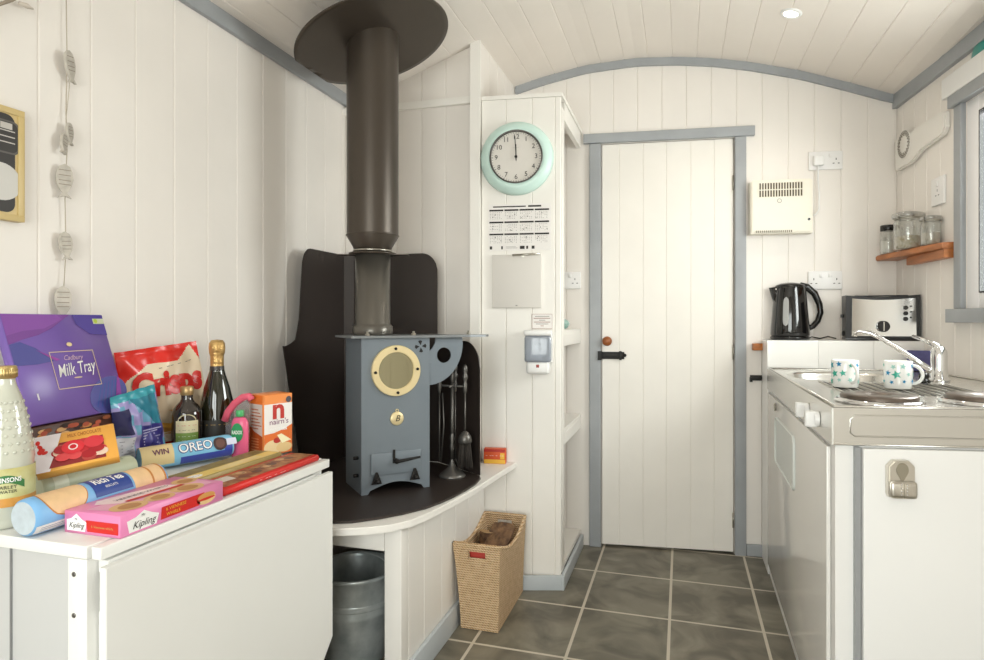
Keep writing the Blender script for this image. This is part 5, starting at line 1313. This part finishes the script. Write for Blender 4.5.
# window_1
wn1 = thing('window_1', 'x', 'w', (rwu(2.3), 2.3, WZ0)); del wn1['label']; del wn1['category']; wn1['kind'] = 'structure'
t0, t1 = (3.289-WV0)*1.005, (3.289-WV1)*1.005
Mw = Tm(Vector((R0.x, R0.y, 0)), eR, UP, nR)
b = B(); b.box(t0-.05, t0+.0, WZ0-.0, WZ1, -.001, .018, TRIM, M=Mw, bev=.002); b.box(t1, t1+.05, WZ0, WZ1, -.001, .018, TRIM, M=Mw, bev=.002); part('architrave', b, wn1)
b = B(); b.box(t0-.07, t1+.1, WZ1, WZ1+.045, -.001, .03, TRIM, M=Mw, bev=.002); part('head_trim', b, wn1)
b = B(); b.box(t0-.085, t1+.1, WZ0-.052, WZ0-.001, -.001, .03, TRIM, M=Mw, bev=.002); part('sill', b, wn1)
UP_ = mat('upvc_white', '#f2f0f0', .25)
b = B()
for (x0, x1, y0, y1) in ((t0,t0+.078,WZ0,WZ1), (t1-.078,t1,WZ0,WZ1), (t0+.078,t1-.078,WZ0,WZ0+.055), (t0+.078,t1-.078,WZ1-.055,WZ1)): b.box(x0, x1, y0, y1, -.06, -.003, UP_, M=Mw, bev=.003)
wf = part('window_frame', b, wn1)
b = B()
for (x0, x1, y0, y1) in ((t0+.078,t0+.084,WZ0+.055,WZ1-.055), (t1-.084,t1-.078,WZ0+.055,WZ1-.055), (t0+.084,t1-.084,WZ0+.055,WZ0+.06), (t0+.084,t1-.084,WZ1-.06,WZ1-.055)): b.box(x0, x1, y0, y1, -.025, -.002, BPLAST, M=Mw)
part('gasket', b, wf)
GLASS = clear_mat('window_glass', '#f4f8f6', .08, .0)
b = B(); b.box(t0+.084, t1-.084, WZ0+.06, WZ1-.06, -.033, -.029, GLASS, M=Mw); part('pane', b, wf)
# roller blind box above
bl = B(); bl.box(t0-.11, t1+.12, WZ1+.046, WZ1+.125, .0, .032, WPLAST, M=Mw, bev=.004); solo('blind_cassette', bl, 'white blind box fixed above the right-hand window', 'blind')
b = B(); q = rp(983, 54, 0); Mq = Tm(q, eR, UP, nR); b.lathe([(0,0),(.045,0),(.05,.006),(.046,.014),(.03,.02),(0,.022)], mat('teal_enamel', '#2f8d83', .3), M=Mq, n=36); solo('teal_wall_disc', b, 'round teal disc on the right wall above the window, cut by the picture edge', 'ornament')

# pine corner shelf
SHZ = 1.402
ps = thing('pine_shelf', 'small orange pine shelf in the right corner holding jars', 'shelf', (.93, 2.95, SHZ))
b = B(); pts = [(rwu(3.25)-.002, endv(.94)-.004), (.862, endv(.862)-.004), (.868, 3.22), (.885, 3.12), (.91, 2.98), (.925, 2.9), (rwu(2.82)-.055, 2.82), (rwu(2.775)-.05, 2.775), (rwu(2.775)-.002, 2.775)]
b.prism(pts[::-1], SHZ, SHZ+.024, PINE, bev=.003); part('board', b, ps)
b = B(); b.prism([(rwu(3.12)-.002,3.12),(rwu(3.12)-.03,3.12),(rwu(2.78)-.042,2.78),(rwu(2.78)-.002,2.78)], SHZ-.035, SHZ-.0005, PINE, bev=.002); part('support_rail', b, ps)
JG = clear_mat('jar_glass', '#eef0ee', .22, .03, .06, '#d8d8d4')
def jar(c, r, h, label, kind, contents, ch):
    j = thing('storage_jar', label, 'jar', c, 'jars on the pine shelf')
    b = B(); b.lathe([(0,.001),(r*.9,0),(r,.006),(r,h*.72),(r*.86,h*.8),(r*.86,h*.84)], JG, c=c, n=36); part('glass_body', b, j)
    b = B(); b.lathe([(0,.004),(r*.88,.004),(r*.93,.01),(r*.93,ch),(0,ch+.002)], contents, c=c, n=28); part('contents', b, j)
    if kind == 'screw':
        b = B(); b.cyl((c.x,c.y,c.z+h*.8), r*.98, h*.2, BPLAST, n=32, bev=.002); part('lid', b, j, 'black screw lid')
    else:
        b = B(); b.lathe([(r*.9,h*.83),(r*1.12,h*.85),(r*1.15,h*.9),(r*1.1,h*.96),(r*.6,h),(0,h)], clear_mat('jar_lid_glass', '#dcdcd8', .35, .05, .2, '#c8c6c0') if 'jar_lid_glass' not in MATS else MATS['jar_lid_glass'], c=c, n=36); part('lid', b, j, 'glass clip lid')
        b = B(); b.ring((c.x,c.y,c.z+h*.82), r*.95, .0018, STEELD, n=32, k=6); d = Vector((-.8,-.6,0)).normalized(); q = Vector(c)+d*r*.95
        b.tube([q+UP*h*.82, q+d*.012+UP*h*.7, q+d*.006+UP*h*.55], .0018, STEELD, n=6); b.tube([q+UP*h*.82, q+d*.014+UP*h*.92, q+d*-.002+UP*h*.98], .0018, STEELD, n=6); part('wire_clip', b, j)
JZ = SHZ+.024
jar(Vector((.893,3.20,JZ)), .033, .130, 'small glass jar of white powder with black lid at the shelf tip', 'screw', mat('white_powder', '#e6e2da', .8), .06)
jar(Vector((.915,3.02,JZ)), .052, .158, 'large glass clip-top jar in the middle of the pine shelf', 'clip', mat('pale_biscuits', '#b8a888', .8, col2='#ddd4c4', scale=60), .055)
jar(Vector((.955,2.89,JZ)), .034, .12, 'plain glass jar nearest the window on the pine shelf', 'clip', mat('beige_grain', '#c9bfae', .8, noise=.2, scale=80), .05)

# items in the open cupboard
b = B(); q = Vector((SU-.075, 2.80, 1.085)); rr = random.Random(4)
t = bmesh.new(); bmesh.ops.create_icosphere(t, subdivisions=3, radius=1)
for v in t.verts:
    k_ = 1+.18*math.sin(v.co.x*5+1)*math.sin(v.co.y*6)+.1*(rr.random()-.5); v.co = Vector((v.co.x*.07*k_, v.co.y*.10*k_, max(-.9, v.co.z)*.028*k_+.0265))
b.merge(t, P('#dfe9e4', .3, col2='#6f9a90', scale=25), Matrix.Translation(q), True); solo('folded_cloth', b, 'pale green and white folded cloth on the open cupboard shelf', 'cloth')
Ms = efr(566, 289); socket('wall_socket', Ms, .148, .086, 'white socket seen inside the open side of the cupboard, above the cloth', (-.045,.045))

# ================================================================= left wall
LW = ((LU, 0), (LU, 3))
def lp(px, py, lift=0): return onwall(px, py, (LU+lift, 0), (LU+lift, 3))
# framed panel
pa = thing('framed_picture', 'gold-edged framed black print at the left edge of the wall', 'picture', lp(10, 222))
r1, r0 = lp(25, 0, .022).y, lp(-70, 0, .022).y; z1_, z0_ = lp(25,112,.022).z, lp(21,222,.022).z
b = B(); MX = Tm((LU,0,0), (0,1,0), (0,0,1), (1,0,0)); GLD = P('#cdb57c', .4)
for q in ((r0,r1,z0_,z0_+.014), (r0,r1,z1_-.014,z1_), (r0,r0+.014,z0_+.014,z1_-.014), (r1-.014,r1,z0_+.014,z1_-.014)): b.box(q[0], q[1], q[2], q[3], 0, .022, GLD, M=MX, bev=.001)
part('frame', b, pa)
b = B(); b.box(r0+.012, r1-.012, z0_+.012, z1_-.012, .001, .018, GLD, M=MX); fr = (Vector((LU+.0185,0,0)), Vector((0,1,0)), UP)
def rrect(x0, x1, y0, y1, r, n=6):
    o = []
    for cx_, cy_, a in ((x1-r,y0+r,-PI/2),(x1-r,y1-r,0),(x0+r,y1-r,PI/2),(x0+r,y0+r,PI)):
        for i in range(n+1): o.append((cx_+r*math.cos(a+PI/2*i/n), cy_+r*math.sin(a+PI/2*i/n)))
    return o
b.flat(rrect(r0+.022, r1-.02, z0_+.018, z1_-.016, .02), fr, P('#2c2825', .5)); zc_ = (z0_+z1_)/2
cxp = lp(3, 0).y
b.flat(rrect(cxp-.07, cxp+.022, z1_-.105, z1_-.03, .014), fr, P('#56514c'), lift=.001); b.flat(rrect(cxp-.066, cxp+.018, z1_-.101, z1_-.034, .012), fr, P('#2c2825', .5), lift=.0014)
for i in range(3): b.flat(rect(cxp-.05, cxp+.012, z1_-.055-.013*i, z1_-.0525-.013*i), fr, P('#bdb7b0'), lift=.0018)
b.flat(rect(cxp-.02, cxp+.006, z1_-.05, z1_-.036), fr, P('#bdb7b0'), lift=.0018)
b.flat(ell(cxp-.018, z0_+.085, .045, .042), fr, P('#c9c6c0'), lift=.0012)
part('print', b, pa, 'black print with pale shapes')

fg = thing('fish_garland', 'string of carved grey wooden fish hanging on the left wall', 'garland', lp(64, 312))
b = B(); b.tube([lp(66,-20,.01), lp(67,60,.012), lp(66,110,.01), lp(67,150,.012), lp(65,200,.011), lp(66,250,.012), lp(63,300,.012)], .0012, P('#b9ad9c', .8), n=6)
b.tube([lp(69.5,55,.016), lp(70,80,.014), lp(66,120,.014)], .0008, P('#b9ad9c', .8), n=5); part('string', b, fg)
FISH = mat('driftwood_grey', '#c9c2b7', .8, noise=.25, scale=50)
def fish(px, py, L, tilt, yaw=0):
    c_ = lp(px, py, .018); pts = []
    half = [(0,.5),(.13,.42),(.2,.25),(.215,.05),(.17,-.15),(.09,-.3),(.06,-.36),(.17,-.5),(.0,-.44)]
    pts = half + [(-x, y) for x, y in half[::-1][1:-1]]
    M = Matrix.Translation(c_) @ Matrix.Rotation(yaw, 4, 'Z') @ Tm((0,0,0), (0,1,0), (0,0,1), (1,0,0)) @ Matrix.Rotation(tilt, 4, 'Z') @ Matrix.Diagonal((L,L,1,1))
    b = B(); b.prism(pts, -.0035, .0035, FISH, M=M)
    for y in (.3, .15, 0, -.12): b.prism([(-.15,y),(.15,y),(.15,y+.025),(-.15,y+.025)], .0035, .0040, P('#938a7f', .8), M=M)
    part('carved_fish', b, fg)
fish(70, 67, .078, .18, .30); fish(69.5, 134, .055, .1, .35); fish(64, 143, .055, -.15, .35); fish(64.5, 181, .084, 0, -.45); fish(66, 246, .070, .1, -.15); fish(63, 303, .084, 0, -.5)
tw = thing('twig_garland', 'bare twig with a small pale bulb at the top left of the wall', 'garland', lp(10, 6))
b = B(); b.tube([lp(-30,20,.02), lp(0,4,.018), lp(12,0,.02), lp(30,-10,.02)], .004, P('#9a8e7e', .8), n=8); part('twig', b, tw)
b = B(); b.tube([lp(19,3,.02), lp(27,6,.022), lp(33,9,.02)], [.004,.006,.002], P('#c9bfb2', .4), n=10); part('bulb', b, tw)

# ceiling downlight ---------------------------------------------------------------------------------
def downlight(u_, v_, label, vis=True):
    s_ = (zc(u_+.03)-zc(u_-.03))/.06; nz = Vector((s_, 0, -1)).normalized(); X = Vector((1,0,s_)).normalized(); Y = nz.cross(X)
    O = Vector((u_, v_, zc(u_))); M = Tm(O, X, Y, nz); t = thing('ceiling_downlight', label, 'light', O, 'ceiling downlights')
    b = B(); b.lathe([(.026,.002),(.028,.006),(.038,.005),(.041,0)], WPLAST, M=M, n=36); part('bezel', b, t)
    b = B(); b.lathe([(0,.003),(.026,.003)], mat('lamp_glow', '#fff4e0', .5, emit=14), M=M, n=28); part('lens', b, t)
    L = bpy.data.lights.new('spot', 'SPOT'); L.energy = 9; L.color = (1,.9,.78); L.spot_size = 2.4; L.spot_blend = 1; L.shadow_soft_size = .03
    o = bpy.data.objects.new('lamp', L); C.objects.link(o); o.parent = t; o.location = nz*.02; o.rotation_euler = (0,0,0)
p = at(791.5, 13, 2.44); downlight(.413, 2.68, 'small round lit downlight in the boarded ceiling')
downlight(-.2, .3, 'round downlight in the ceiling behind the camera')

# ================================================================= rear glazing, outside, light
rd = thing('window_2', 'x', 'w', (-.2, BACKV, .12)); del rd['label']; del rd['category']; rd['kind'] = 'structure'
x0, x1 = LU+.5, LU+2.05
b = B()
for q in ((x0,x0+.06,.12,2.0), (x1-.06,x1,.12,2.0), (x0+.06,x1-.06,.12,.2), (x0+.06,x1-.06,1.94,2.0), ((x0+x1)/2-.04,(x0+x1)/2+.04,.2,1.94)): b.box(q[0], q[1], BACKV-.04, BACKV+.01, q[2], q[3], UP_)
part('window_frame', b, rd)
b = B(); b.box(x0+.06, (x0+x1)/2-.04, BACKV-.02, BACKV-.016, .2, 1.94, GLASS); b.box((x0+x1)/2+.04, x1-.06, BACKV-.02, BACKV-.016, .2, 1.94, GLASS); part('pane', b, rd)

def area(name, loc, target, sx, sy, e, col=(1,1,1)):
    L = bpy.data.lights.new(name, 'AREA'); L.shape = 'RECTANGLE'; L.size = sx; L.size_y = sy; L.energy = e; L.color = col
    o = bpy.data.objects.new(name, L); C.objects.link(o); o.location = loc
    o.rotation_euler = (Vector(target)-Vector(loc)).to_track_quat('-Z', 'Y').to_euler(); return o
area('daylight_rear', (-.2, BACKV-.12, 1.15), (-.2, 1, 1.1), 1.45, 1.7, 74, (1,.968,.972))
area('daylight_side', (rwu(2.2)+.12, 2.24, 1.58), (0, 2.0, 1.35), .9, .75, 38, (1,.975,.985))

W = bpy.data.worlds.new('World'); SC.world = W; W.use_nodes = True; nt = W.node_tree
bg = nt.nodes['Background']; bg.inputs[1].default_value = 1.0
tc_ = nt.nodes.new('ShaderNodeTexCoord'); sp = nt.nodes.new('ShaderNodeSeparateXYZ'); cr = nt.nodes.new('ShaderNodeValToRGB')
nt.links.new(tc_.outputs['Generated'], sp.inputs[0]); nt.links.new(sp.outputs[2], cr.inputs[0])
cr.color_ramp.elements[0].position = .0; cr.color_ramp.elements[0].color = (.17,.17,.13,1)
cr.color_ramp.elements[1].position = .06; cr.color_ramp.elements[1].color = (1.0,1.0,1.0,1)
nt.links.new(cr.outputs[0], bg.inputs[0])

cam = bpy.data.cameras.new('Camera'); co = bpy.data.objects.new('Camera', cam); C.objects.link(co)
co.location = (0, 0, H); co.rotation_euler = (math.radians(90), 0, math.radians(17))
cam.sensor_width = 36; cam.lens = F/984*36; cam.shift_y = -(330-HY)/984; cam.clip_start = .02
SC.camera = co
vs_ = SC.view_settings; vs_.view_transform = 'Standard'; vs_.look = 'None'; vs_.exposure = 0; vs_.gamma = 1; vs_.use_curve_mapping = False
